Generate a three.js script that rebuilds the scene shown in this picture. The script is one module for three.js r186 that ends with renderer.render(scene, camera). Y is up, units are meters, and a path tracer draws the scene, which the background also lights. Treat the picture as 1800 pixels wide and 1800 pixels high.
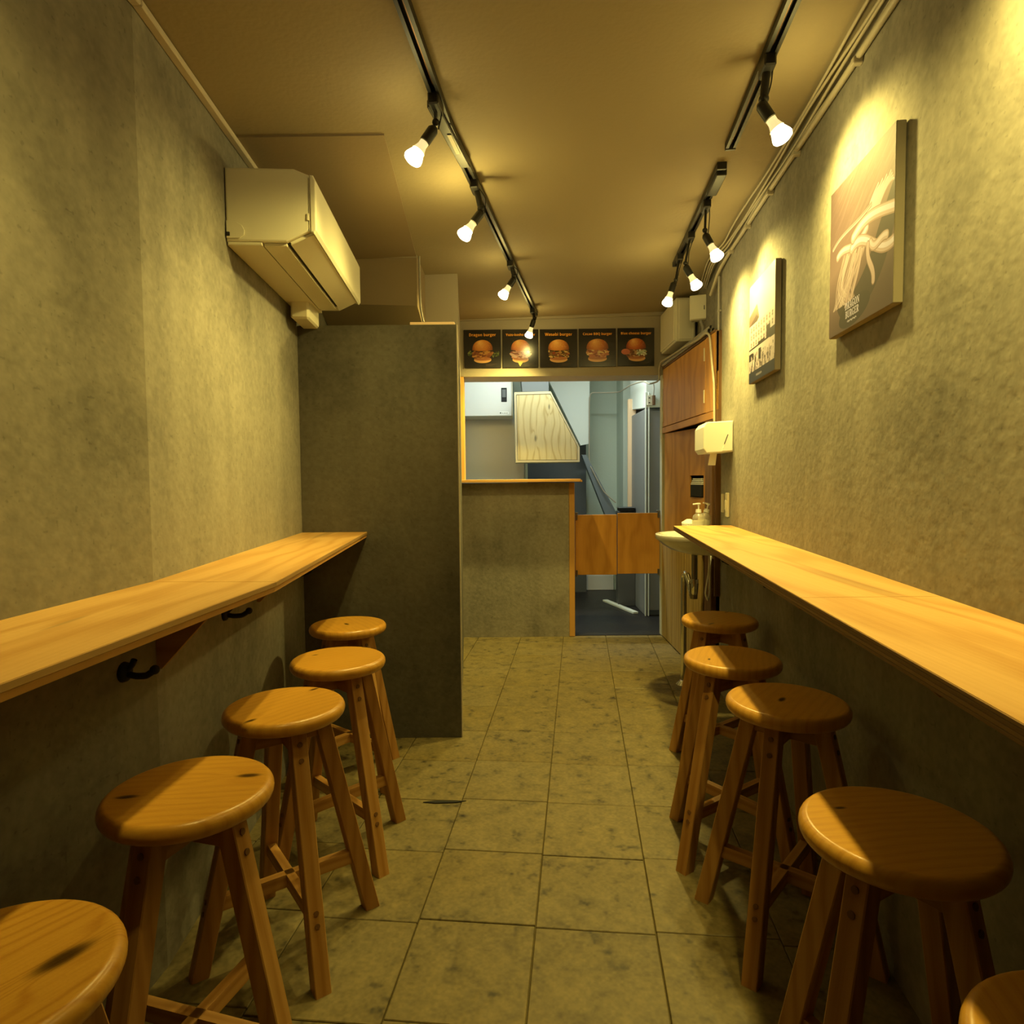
import * as THREE from 'three';
import { mergeGeometries, toCreasedNormals } from 'three/addons/utils/BufferGeometryUtils.js';
import { ConvexGeometry } from 'three/addons/geometries/ConvexGeometry.js';
import { RectAreaLightUniformsLib } from 'three/addons/lights/RectAreaLightUniformsLib.js';
RectAreaLightUniformsLib.init();

// ------------------------------------------------------------------ camera, exposure, light levels
const scene = new THREE.Scene();
scene.background = new THREE.Color(0x000000);
const camera = new THREE.PerspectiveCamera(THREE.MathUtils.radToDeg(2 * Math.atan(900 / 1150)), 1, 0.02, 40);
camera.position.set(0, 1.2, 0);
camera.rotation.set(-Math.atan(60 / 1150), 0, -0.009);
scene.add(camera);
const renderer = new THREE.WebGLRenderer({ antialias: true });
renderer.toneMapping = THREE.LinearToneMapping;
renderer.toneMappingExposure = 1.0;
renderer.shadowMap.enabled = true;
const LAMP = new THREE.Color().setRGB(1, 0.78, 0.20);      // warm reflector bulbs
const KITCHEN = new THREE.Color().setRGB(0.87, 1.0, 0.93);    // cool tube behind the hatch
const BEAM = 5.0, FLOOD = 4.2, SPILL = 0.05, KITCHEN_POWER = 58;

// ------------------------------------------------------------------ helpers
const mulberry = (a) => () => { a |= 0; a = (a + 0x6d2b79f5) | 0; let t = Math.imul(a ^ (a >>> 15), 1 | a); t = (t + Math.imul(t ^ (t >>> 7), 61 | t)) ^ t; return ((t ^ (t >>> 14)) >>> 0) / 4294967296; };
const rnd = mulberry(77);
const used = {};
function numbered(name) { const k = (used[name] = (used[name] ?? -1) + 1); return k ? `${name}_${String(k).padStart(3, '0')}` : name; }
const V = (x, y, z) => new THREE.Vector3(x, y, z);
function tag(o, label, category, group) { o.userData.label = label; o.userData.category = category; if (group) o.userData.group = group; return o; }
function thing(name, label, category, [x, y, z] = [0, 0, 0], turn = 0, group) {
  const o = new THREE.Group(); o.name = numbered(name); o.position.set(x, y, z); o.rotation.y = turn; scene.add(o);
  return tag(o, label, category, group);
}
function mesh(name, geo, mat, parent = scene) {
  const m = new THREE.Mesh(geo, mat); m.name = parent === scene ? numbered(name) : name; m.castShadow = m.receiveShadow = true; parent.add(m); return m;
}
function struct(name, geo, mat, parent = scene) { const m = mesh(name, geo, mat, parent); if (parent === scene) m.userData.kind = 'structure'; return m; }
// uv in metres: u runs along axis `long` (0 x, 1 y, 2 z) where the face allows it
function metric(geo, long = 0, off = [0, 0]) {
  const g = geo.index ? geo.toNonIndexed() : geo; const p = g.attributes.position, n = p.count, uv = new Float32Array(n * 2);
  const a = V(), b = V(), c = V(), e = V(), f = V();
  for (let i = 0; i < n; i += 3) {
    a.fromBufferAttribute(p, i); b.fromBufferAttribute(p, i + 1); c.fromBufferAttribute(p, i + 2);
    e.subVectors(b, a).cross(f.subVectors(c, a)); const N = [Math.abs(e.x), Math.abs(e.y), Math.abs(e.z)];
    const k = N[0] >= N[1] && N[0] >= N[2] ? 0 : N[1] >= N[2] ? 1 : 2;
    const rest = [0, 1, 2].filter((q) => q !== k); let u = rest.includes(long) ? long : rest[0]; const v = rest.find((q) => q !== u);
    [a, b, c].forEach((q, j) => { const s = [q.x, q.y, q.z]; uv[(i + j) * 2] = s[u] + off[0]; uv[(i + j) * 2 + 1] = s[v] + off[1]; });
  }
  g.setAttribute('uv', new THREE.BufferAttribute(uv, 2)); return g;
}
const flat = (g) => { const q = g.index ? g.toNonIndexed() : g; q.computeVertexNormals(); return q; };
// chamfered box, 44 triangles, centred
function cbox(w, h, d, c = 0.002, long = null) {
  const pts = []; const W = w / 2, H = h / 2, D = d / 2;
  for (const sx of [-1, 1]) for (const sy of [-1, 1]) for (const sz of [-1, 1]) pts.push(V(sx * (W - c), sy * (H - c), sz * D), V(sx * (W - c), sy * H, sz * (D - c)), V(sx * W, sy * (H - c), sz * (D - c)));
  const g = new ConvexGeometry(pts); g.deleteAttribute('uv');
  return metric(g, long ?? (w >= h && w >= d ? 0 : h >= d ? 1 : 2), [rnd(), rnd()]);
}
const put = (g, x, y, z, ry = 0, rx = 0, rz = 0) => g.applyMatrix4(new THREE.Matrix4().compose(V(x, y, z), new THREE.Quaternion().setFromEuler(new THREE.Euler(rx, ry, rz, 'YXZ')), V(1, 1, 1)));
function hull(points, long = 0) { return metric(flat(new ConvexGeometry(points.map((q) => V(...q)))), long); }
// prism over a plan polygon [[x,z]...] between two heights
function prism(plan, y0, y1, long = 2) {
  const s = new THREE.Shape(plan.map(([x, z]) => new THREE.Vector2(x, -z)));
  const g = new THREE.ExtrudeGeometry(s, { depth: y1 - y0, bevelEnabled: false }); g.rotateX(-Math.PI / 2); g.translate(0, y0, 0);
  return metric(flat(g), long);
}
// plate in the xy plane from outline [[x,y]...], thickness t towards -z
function plate(outline, t, bevel = 0) {
  const s = new THREE.Shape(outline.map(([x, y]) => new THREE.Vector2(x, y)));
  const g = new THREE.ExtrudeGeometry(s, { depth: t - 2 * bevel, bevelEnabled: bevel > 0, bevelThickness: bevel, bevelSize: bevel, bevelOffset: -bevel, bevelSegments: 2 });
  g.translate(0, 0, -t + bevel); return metric(flat(g), 0);
}
function tube(pts, r, seg = 40, rad = 8) { return new THREE.TubeGeometry(new THREE.CatmullRomCurve3(pts.map((q) => V(...q)), false, 'catmullrom', 0.3), seg, r, rad); }
function lathe(profile, n = 24) { return new THREE.LatheGeometry(profile.map(([r, y]) => new THREE.Vector2(r, y)), n); }
const cyl = (r0, r1, h, n = 16) => new THREE.CylinderGeometry(r0, r1, h, n);
function along(g, from, to) { // a geometry modelled along +y from 0, turned to run from -> to
  const d = to.clone().sub(from).normalize(); return g.applyMatrix4(new THREE.Matrix4().compose(from, new THREE.Quaternion().setFromUnitVectors(V(0, 1, 0), d), V(1, 1, 1)));
}
function bar(p, q, w, h, c = 0.001, long = 2) { // box between two points, h measured upwards
  const a = V(...p), b = V(...q), L = a.distanceTo(b), g = cbox(w, h, L, c, long);
  const m = new THREE.Matrix4().lookAt(a, b, V(0, 1, 0)); m.setPosition(a.clone().add(b).multiplyScalar(0.5)); return g.applyMatrix4(m);
}
const clean = (gs) => mergeGeometries(gs.map((g) => { const q = g.index ? g.toNonIndexed() : g; for (const k of Object.keys(q.attributes)) if (!['position', 'normal', 'uv'].includes(k)) q.deleteAttribute(k); if (!q.attributes.normal) q.computeVertexNormals(); return q; }));

// ------------------------------------------------------------------ noise and textures
function lattice(seed) { const r = mulberry(seed), t = new Float32Array(65536); for (let i = 0; i < 65536; i++) t[i] = r(); return t; }
const LT = lattice(5);
const sm = (t) => t * t * (3 - 2 * t);
function vnoise(x, y, px, py, s) { // periodic value noise, -1..1
  const xi = Math.floor(x), yi = Math.floor(y), fx = sm(x - xi), fy = sm(y - yi);
  const h = (i, j) => LT[((((i % px) + px) % px) * 374761 + (((j % py) + py) % py) * 668265 + s * 9176) & 65535];
  const a = h(xi, yi), b = h(xi + 1, yi), c = h(xi, yi + 1), d = h(xi + 1, yi + 1);
  return 2 * (a + (b - a) * fx + (c - a) * fy + (a - b - c + d) * fx * fy) - 1;
}
function fbm(u, v, fx, fy, oct, s) { let a = 0.5, r = 0; for (let k = 0; k < oct; k++) { r += a * vnoise(u * fx, v * fy, fx, fy, s + k * 13); fx *= 2; fy *= 2; a *= 0.5; } return r; }
const enc = (v) => { v = Math.min(1, Math.max(0, v)); return 255 * (v <= 0.0031308 ? 12.92 * v : 1.055 * v ** (1 / 2.4) - 0.055); };
function texture(w, h, fn, repeat, srgb = true) { // fn(u, v) -> [r, g, b] linear, or a height
  const d = new Uint8Array(w * h * 4);
  for (let j = 0; j < h; j++) for (let i = 0; i < w; i++) {
    const c = fn(i / w, j / h), k = (j * w + i) * 4;
    if (srgb) { d[k] = enc(c[0]); d[k + 1] = enc(c[1]); d[k + 2] = enc(c[2]); } else d[k] = d[k + 1] = d[k + 2] = Math.max(0, Math.min(255, 255 * c));
    d[k + 3] = 255;
  }
  const t = new THREE.DataTexture(d, w, h); t.wrapS = t.wrapT = THREE.RepeatWrapping; t.magFilter = THREE.LinearFilter; t.minFilter = THREE.LinearMipmapLinearFilter; t.generateMipmaps = true;
  if (srgb) t.colorSpace = THREE.SRGBColorSpace; t.repeat.set(...repeat); t.needsUpdate = true; return t;
}
// trowelled mortar, 2 m tile
const mortarMap = texture(1024, 1024, (u, v) => {
  const big = fbm(u, v, 3, 3, 4, 1), streak = fbm(u, v, 22, 3, 3, 9), fine = fbm(u, v, 128, 128, 3, 20), blot = fbm(u, v, 7, 9, 4, 31), pit = vnoise(u * 230, v * 230, 230, 230, 44);
  let m = 0.74 + 0.26 * big + 0.17 * streak + 0.16 * fine - 0.38 * Math.max(0, blot - 0.10) - (pit > 0.84 ? 0.16 : 0);
  const w = 0.03 * big; return [m * (1.0 + w), m * 0.985, m * (0.95 - w)];
}, [0.5, 0.5]);
const mortarBump = texture(1024, 1024, (u, v) => 0.5 + 0.26 * fbm(u, v, 9, 9, 3, 3) + 0.24 * fbm(u, v, 90, 110, 4, 7) + 0.1 * fbm(u, v, 40, 14, 3, 55), [0.5, 0.5], false);
const floorMap = texture(1536, 1536, (u, v) => {
  const a = fbm(u, v, 5, 5, 5, 61), b = fbm(u, v, 64, 64, 3, 71), f = fbm(u, v, 250, 250, 2, 81), s = fbm(u, v, 48, 34, 4, 91), y = fbm(u, v, 3, 5, 3, 133);
  let m = 0.72 + 0.13 * a + 0.22 * b + 0.26 * f; m -= 0.42 * Math.max(0, s - 0.24) + 0.9 * Math.max(0, -b - 0.30);
  return [m * 1.02, m * (0.97 - 0.07 * y), m * (0.82 - 0.35 * y)];
}, [0.45, 0.45]);
const floorBump = texture(512, 512, (u, v) => 0.5 + 0.3 * fbm(u, v, 64, 64, 3, 71) + 0.25 * fbm(u, v, 140, 140, 2, 82), [0.45, 0.45], false);
const fineBump = texture(256, 256, (u, v) => 0.5 + 0.5 * fbm(u, v, 48, 48, 3, 12), [2, 2], false);
// sawn wood, grain along u
function wood(w, h, { light, dark, rings, warp = 0.6, sharp = 1.5, fibre = 0.25, knots = [], knotDark = 0.88, contrast = 0.75, seed = 1, waves = 2 }, repeat) {
  return texture(w, h, (u, v) => {
    let r = v * rings + warp * fbm(u, v, waves, 3, 3, seed) + 0.12 * fbm(u, v, 6, 20, 2, seed + 5), k = 0;
    for (const [kx, ky, s, bend = 1] of knots) { const dx = (u - kx) / (s * 2.6), dy = (v - ky) / s, q = dx * dx + dy * dy; r += bend * Math.exp(-q * 0.16) * (dy > 0 ? 1 : -1) * (1 - Math.exp(-dy * dy * 2)); k = Math.max(k, Math.exp(-q * q * 1.6)); }
    const ring = Math.pow(0.5 + 0.5 * Math.sin(r * Math.PI * 2), sharp), fib = fbm(u, v, 10, 180, 3, seed + 9), tone = fbm(u, v, 2, 5, 2, seed + 21);
    const m = Math.min(1, Math.max(0, ring * contrast + fib * fibre + 0.12 + tone * 0.2)), s = 1 - knotDark * k;
    return [0, 1, 2].map((i) => (light[i] + (dark[i] - light[i]) * m) * s);
  }, repeat);
}
const std = (o) => new THREE.MeshStandardMaterial(o);
const phys = (o) => new THREE.MeshPhysicalMaterial(o);
const rgb = (r, g, b) => new THREE.Color().setRGB(r, g, b);
const M = {};
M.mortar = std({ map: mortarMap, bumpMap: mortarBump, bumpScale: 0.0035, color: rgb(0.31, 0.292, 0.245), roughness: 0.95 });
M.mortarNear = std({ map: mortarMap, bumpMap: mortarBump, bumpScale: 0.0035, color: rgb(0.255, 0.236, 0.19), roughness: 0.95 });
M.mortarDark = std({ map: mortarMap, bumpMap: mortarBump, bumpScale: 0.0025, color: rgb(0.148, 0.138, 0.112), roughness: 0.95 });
M.paint = std({ color: rgb(0.36, 0.315, 0.24), bumpMap: fineBump, bumpScale: 0.0006, roughness: 0.85 });
M.ceiling = std({ color: rgb(0.30, 0.245, 0.145), bumpMap: fineBump, bumpScale: 0.0008, roughness: 0.8 });
M.ceilingPanel = std({ color: rgb(0.27, 0.205, 0.12), bumpMap: fineBump, bumpScale: 0.0005, roughness: 0.7 });
M.trim = std({ color: rgb(0.52, 0.46, 0.36), roughness: 0.7 });
M.grout = std({ color: rgb(0.125, 0.10, 0.042), roughness: 1 });
M.tiles = [0.228, 0.233, 0.238, 0.231].map((k) => std({ map: floorMap, bumpMap: floorBump, bumpScale: 0.002, color: rgb(k, k * 0.82, k * 0.36), roughness: 0.56 }));
const plyFace = wood(2048, 512, { light: [0.66, 0.40, 0.135], dark: [0.52, 0.275, 0.07], rings: 5, warp: 1.6, sharp: 2.2, fibre: 0.35, seed: 3, waves: 3, knotDark: 0.3, knots: [[0.3, 0.35, 0.05, 0.8], [0.72, 0.6, 0.04, 0.8], [0.5, 0.7, 0.012, 0.4]] }, [0.45, 1.7]);
M.ply = std({ map: plyFace, roughness: 0.5, bumpMap: fineBump, bumpScale: 0.0003 });
M.plyEdge = std({ color: rgb(0.40, 0.235, 0.075), roughness: 0.75 });
const seatWood = [
  { knots: [[0.80, 0.40, 0.030, 2], [0.20, 0.58, 0.026, 2]], rings: 16, warp: 0.5, seed: 11 },
  { knots: [[0.70, 0.66, 0.045, 3]], rings: 18, seed: 23, warp: 1.0, sharp: 4, contrast: 0.8 },
  { knots: [[0.47, 0.47, 0.026, 2]], rings: 14, warp: 0.5, seed: 37 },
  { knots: [[0.85, 0.38, 0.020, 1.5], [0.14, 0.62, 0.022, 1.5]], rings: 15, warp: 0.6, seed: 41 },
  { knots: [[0.32, 0.30, 0.014, 1]], rings: 17, seed: 53, warp: 0.8 },
].map((o) => std({ map: wood(512, 512, { light: [0.62, 0.325, 0.045], dark: [0.49, 0.225, 0.025], sharp: 2, fibre: 0.4, contrast: 0.42, ...o }, [1, 1]), roughness: 0.3, bumpMap: fineBump, bumpScale: 0.0002 }));
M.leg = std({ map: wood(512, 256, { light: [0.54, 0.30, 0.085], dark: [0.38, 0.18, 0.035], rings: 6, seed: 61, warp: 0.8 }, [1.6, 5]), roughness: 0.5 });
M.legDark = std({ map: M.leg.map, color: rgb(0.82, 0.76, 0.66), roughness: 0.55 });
M.plug = std({ color: rgb(0.17, 0.075, 0.018), roughness: 0.6 });
M.plyEdgeMidShade = std({ color: rgb(0.30, 0.175, 0.055), roughness: 0.8 });  // poster-side counter edge layers, darkened for the shade on that edge
M.plyEdgeDarkShade = std({ color: rgb(0.235, 0.135, 0.04), roughness: 0.8 });  // darker layers of the same edge, its shade mixed into the colour
M.bracket = std({ map: plyFace, color: rgb(0.50, 0.50, 0.50), roughness: 0.7 });
M.orangeWood = std({ map: wood(512, 512, { light: [0.60, 0.29, 0.05], dark: [0.46, 0.205, 0.03], rings: 5, seed: 71, warp: 1.8, fibre: 0.4 }, [1.2, 1.4]), roughness: 0.5 });
M.orangeEdge = std({ color: rgb(0.62, 0.33, 0.08), roughness: 0.6 });
M.plankWood = std({ map: wood(512, 256, { light: [0.48, 0.35, 0.12], dark: [0.33, 0.22, 0.065], rings: 5, seed: 81, warp: 0.8 }, [0.9, 3]), roughness: 0.6 });
M.brownWood = std({ map: wood(256, 256, { light: [0.17, 0.085, 0.03], dark: [0.11, 0.05, 0.016], rings: 5, seed: 91 }, [1, 4]), roughness: 0.6 });
M.rawPly = std({ map: wood(512, 512, { light: [0.60, 0.52, 0.27], dark: [0.42, 0.32, 0.13], rings: 11, seed: 101, warp: 1.2, sharp: 7, fibre: 0.3, waves: 2, knotDark: 0.6, knots: [[0.7, 0.55, 0.015, 1.5], [0.3, 0.35, 0.018, 1.5], [0.85, 0.8, 0.012, 1]] }, [1.5, 1.7]), roughness: 0.7 });
M.rawPlyEdge = std({ color: rgb(0.56, 0.49, 0.31), roughness: 0.7 });
M.cream = phys({ color: rgb(0.70, 0.67, 0.53), roughness: 0.42, clearcoat: 0.15 });
M.creamDull = std({ color: rgb(0.66, 0.62, 0.47), roughness: 0.6 });
M.white = std({ color: rgb(0.80, 0.79, 0.74), roughness: 0.45 });
M.porcelain = phys({ color: rgb(0.80, 0.78, 0.72), roughness: 0.15, clearcoat: 0.6 });
M.black = std({ color: rgb(0.008, 0.0075, 0.007), roughness: 0.42 });
M.blackMatt = std({ color: rgb(0.008, 0.008, 0.008), roughness: 0.8 });
M.seam = std({ color: rgb(0.28, 0.25, 0.17), roughness: 0.9 });
M.chrome = std({ color: rgb(0.75, 0.74, 0.72), metalness: 1, roughness: 0.14 });
M.darkChrome = std({ color: rgb(0.30, 0.28, 0.25), metalness: 1, roughness: 0.3 });
M.copper = std({ color: rgb(0.20, 0.11, 0.06), metalness: 1, roughness: 0.35 });
M.conduit = std({ color: rgb(0.40, 0.36, 0.27), roughness: 0.55 });
M.cableGrey = std({ color: rgb(0.30, 0.28, 0.24), roughness: 0.6 });
M.kitchenWall = std({ color: rgb(0.62, 0.70, 0.61), bumpMap: fineBump, bumpScale: 0.0006, roughness: 0.8 });
M.kitchenPale = std({ color: rgb(0.80, 0.86, 0.82), roughness: 0.8 });
M.kitchenDark = std({ color: rgb(0.11, 0.12, 0.125), roughness: 0.8 });
M.kitchenFloor = std({ color: rgb(0.022, 0.020, 0.022), roughness: 0.45, bumpMap: fineBump, bumpScale: 0.001 });
M.steel = std({ color: rgb(0.70, 0.67, 0.62), metalness: 0.7, roughness: 0.38 });
M.peach = std({ color: rgb(0.95, 0.70, 0.45), roughness: 0.7 });
M.soap = phys({ color: rgb(0.9, 0.88, 0.8), transmission: 0.8, thickness: 0, roughness: 0.15 });
M.bulb = std({ color: rgb(0.9, 0.85, 0.7), emissive: rgb(1, 0.88, 0.6), emissiveIntensity: 5, roughness: 0.3 });
M.neck = std({ color: rgb(0.7, 0.6, 0.35), emissive: rgb(1, 0.80, 0.36), emissiveIntensity: 0.85, roughness: 0.3 });
M.tube = std({ color: rgb(0.9, 0.9, 0.9), emissive: rgb(0.85, 1, 1), emissiveIntensity: 4 });

// ------------------------------------------------------------------ room plan
const ceilY = (x, z) => 2.316 + 0.031 * x - 0.012 * z;
const xl = (z) => (z > -1.557 ? -0.861 - 0.0773 * (z + 1.557) : -0.861 + 0.0677 * (z + 1.557));      // plaster face, counter side with the air conditioner
const xr = (z) => 0.853 + 0.1178 * (-z - 1.081);                                                    // plaster face, poster side
const REAR = 1.5, BACK = -4.9, KB = -6.9, TOP = 2.5;
const aL = 0.0676, aLn = -0.0772, aR = -0.1173;

// floor: bed, then every tile its own piece
const floor = struct('floor', prism([[-1.3, REAR], [0.9, REAR], [1.5, BACK - 0.05], [-1.3, BACK - 0.05]], -0.12, -0.007), M.grout);
{
  const a = Math.atan(0.1025), tw = 0.318, tl = 0.336, gap = 0.003;
  const r = mulberry(9), ca = Math.cos(a), sa = Math.sin(a);
  for (let i = -4; i < 6; i++) for (let j = -5; j < 16; j++) {
    const p = -0.12 + (i + 0.5) * tw, s = 1.686 + (j - 1 + 0.5) * tl + [0, 0.01, -0.012, 0.006][(i + 8) % 4];
    const x = p * ca + s * sa, z = p * sa - s * ca;
    if (z > 0.3 || z < BACK - 0.2 || x < xl(z) - 0.25 || x > xr(z) + 0.25) continue;
    if (z < -3.3 && x < -0.55) continue;
    const g = cbox(tw - gap, 0.016, tl - gap, 0.0018, 0), uv = g.attributes.uv, q = g.attributes.position; for (let n = 0; n < uv.count; n++) uv.setXY(n, q.getX(n) + p, q.getZ(n) + s);
    const t = mesh('tile', g, M.tiles[Math.floor(r() * 4)], floor);
    t.position.set(x, -0.008 + (r() - 0.5) * 0.0016, z); t.rotation.set((r() - 0.5) * 0.004, -a, (r() - 0.5) * 0.004);
  }
  const crack = mesh('crack', plate([[-0.075, -0.003], [-0.03, -0.011], [0.05, -0.008], [0.085, 0.004], [0.02, 0.008], [-0.04, 0.006]], 0.003), M.blackMatt, floor);
  crack.rotation.x = -Math.PI / 2; crack.position.set(-0.265, 0.003, -2.37);
}
struct('floor_kitchen', prism([[-0.6, BACK], [1.6, BACK], [1.6, KB - 0.1], [-0.6, KB - 0.1]], -0.1, 0.004), M.kitchenFloor);

// plaster walls
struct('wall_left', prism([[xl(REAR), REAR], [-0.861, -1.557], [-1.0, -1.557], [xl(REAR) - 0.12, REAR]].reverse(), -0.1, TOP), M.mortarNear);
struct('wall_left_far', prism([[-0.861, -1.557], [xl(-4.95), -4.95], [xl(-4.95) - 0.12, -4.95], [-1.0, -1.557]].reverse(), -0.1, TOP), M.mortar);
struct('wall_right', prism([[xr(REAR), REAR], [xr(-3.615), -3.615], [xr(-3.615) + 0.14, -3.615], [xr(REAR) + 0.14, REAR]], -0.1, TOP), M.mortar);
struct('wall_right_upper', prism([[xr(-3.615), -3.615], [xr(BACK), BACK], [xr(BACK) + 0.14, BACK], [xr(-3.615) + 0.14, -3.615]], 1.988, TOP), M.mortar);
struct('wall_leak_stop', prism([[1.152, -4.874], [1.5, -4.874], [1.5, -4.896], [1.152, -4.896]], -0.05, 1.988), M.mortar);  // unseen wall added to stop kitchen light leaking behind the cupboard
struct('wall_right_back', prism([[1.42, -3.615], [1.42, BACK], [1.50, BACK], [1.50, -3.615]], -0.1, 1.988), M.mortar);
struct('wall_rear', prism([[xl(REAR) - 0.12, REAR], [xr(REAR) + 0.14, REAR], [xr(REAR) + 0.14, REAR + 0.12], [xl(REAR) - 0.12, REAR + 0.12]], -0.1, TOP), M.mortar);
const px = (z) => -0.243 + 0.0677 * (z + 2.975);     // aisle face of the grey enclosure
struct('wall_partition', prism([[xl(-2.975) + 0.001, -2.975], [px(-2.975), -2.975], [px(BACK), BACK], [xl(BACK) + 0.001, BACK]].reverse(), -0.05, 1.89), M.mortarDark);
struct('wall_upper_left', prism([[xl(-3.75) + 0.001, -3.75], [px(-3.75), -3.75], [px(BACK), BACK], [xl(BACK) + 0.001, BACK]].reverse(), 1.89, TOP), M.paint);
struct('wall_header', prism([[px(BACK) - 0.3, BACK], [xr(BACK) + 0.1, BACK], [xr(BACK) + 0.1, BACK - 0.28], [px(BACK) - 0.3, BACK - 0.28]], 1.952, TOP), M.paint);
struct('trim_1', bar([-0.40, 2.372, BACK + 0.012], [1.29, 2.402, BACK + 0.012], 0.024, 0.03, 0.004), M.paint);
struct('wall_hatch', prism([[-0.40, BACK + 0.02], [0.425, BACK + 0.02], [0.425, BACK - 0.12], [-0.40, BACK - 0.12]], -0.02, 1.163), std({ map: mortarMap, bumpMap: mortarBump, bumpScale: 0.0025, color: rgb(0.40, 0.375, 0.32), roughness: 0.95 }));  // same plaster as the walls, lightened in place of lamp light
// ceiling: tilted slab
const ceil = struct('ceiling', hull([[-1.3, ceilY(-1.3, REAR + .1), REAR + .1], [1.0, ceilY(1.0, REAR + .1), REAR + .1], [-1.4, ceilY(-1.4, BACK - .2), BACK - .2], [1.6, ceilY(1.6, BACK - .2), BACK - .2], [-1.3, 2.65, REAR + .1], [1.0, 2.65, REAR + .1], [-1.4, 2.65, BACK - .2], [1.6, 2.65, BACK - .2]]), M.ceiling);
{
  const pts = []; for (const [x, z] of [[-0.905, -2.18], [-0.408, -2.205], [-0.49, -3.62], [-1.0, -3.62]]) pts.push([x, ceilY(x, z) - 0.006, z], [x, ceilY(x, z) + 0.002, z]);
  mesh('panel', hull(pts), M.ceilingPanel, ceil);
}
// ledge moulding where ceiling meets the plaster above the air conditioner
{
  const g = []; const at = (z, o, y) => [xl(z) + o, ceilY(xl(z), z) + y, z];
  for (const [z0, z1] of [[REAR, -1.557], [-1.557, -3.7]]) g.push(bar(at(z0, 0.012, -0.012), at(z1, 0.012, -0.012), 0.024, 0.018, 0.003));
  struct('trim_2', clean(g), M.trim);
}
// duct hanging over the enclosure, with a tube added for its bright bent edge
{
  const d = thing('ventilation_duct', 'boxed brown ventilation duct hanging from the ceiling above the grey partition', 'duct', [0, 0, 0]);
  const z0 = -3.42, z1 = -3.74, x1 = -0.478;
  mesh('duct_body', hull([[xl(-3.6) + 0.005, 2.105, z0], [x1, 2.09, z0], [xl(-3.6) + 0.005, 2.34, z0], [x1, 2.345, z0], [xl(-3.6) + 0.005, 2.0, z1], [x1, 2.0, z1], [xl(-3.6) + 0.005, 2.35, z1], [x1, 2.35, z1]]), M.ceilingPanel, d);
  mesh('duct_lip', bar([xl(-3.5) + 0.01, 2.338, z0 + 0.004], [x1 + 0.004, 2.338, z0 + 0.004], 0.012, 0.014, 0.002), M.paint, d);
  const c = thing('cord', 'thin tube added for the bright bent edge of the duct above the grey partition', 'cord');
  mesh('wire', tube([[-0.462, 2.335, -3.405], [-0.462, 2.2, -3.408], [-0.460, 2.08, -3.41], [-0.448, 2.01, -3.42], [-0.425, 1.94, -3.43], [-0.42, 1.893, -3.43]], 0.005), M.cableGrey, c);
}
{ const b = tag(mesh('board', cbox(0.20, 0.013, 0.09, 0.001), M.peach), 'thin pale wooden board lying on top of the grey partition', 'board'); b.position.set(-0.352, 1.8975, -3.03); }
// pale strip painting the grazing light down the aisle edge of the enclosure
struct('trim_3', bar([px(-2.995) + 0.004, 0.0, -2.985], [px(-2.995) + 0.004, 1.89, -2.985], 0.006, 0.014, 0.001, 1), M.trim);

// kitchen shell behind the hatch
struct('wall_kitchen_back', prism([[-0.6, KB], [1.6, KB], [1.6, KB - 0.1], [-0.6, KB - 0.1]], 0, TOP), M.kitchenWall);
struct('wall_kitchen_left', prism([[-0.6, BACK - 0.02], [-0.5, BACK - 0.02], [-0.5, KB], [-0.6, KB]], 0, TOP), M.kitchenWall);
struct('wall_kitchen_right', prism([[1.5, BACK], [1.6, BACK], [1.6, KB], [1.5, KB]], 0, TOP), M.kitchenWall);
struct('ceiling_kitchen', prism([[-0.6, BACK - 0.2], [1.6, BACK - 0.2], [1.6, KB - 0.1], [-0.6, KB - 0.1]], 2.5, 2.6), M.kitchenPale);
struct('wall_column', prism([[1.106, -6.5], [1.5, -6.5], [1.5, KB], [1.106, KB]], 0, TOP), M.kitchenWall);
struct('baseboard_kitchen', cbox(0.62, 0.16, 0.03, 0.004), M.white).position.set(0.76, 0.085, KB + 0.016);

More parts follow.
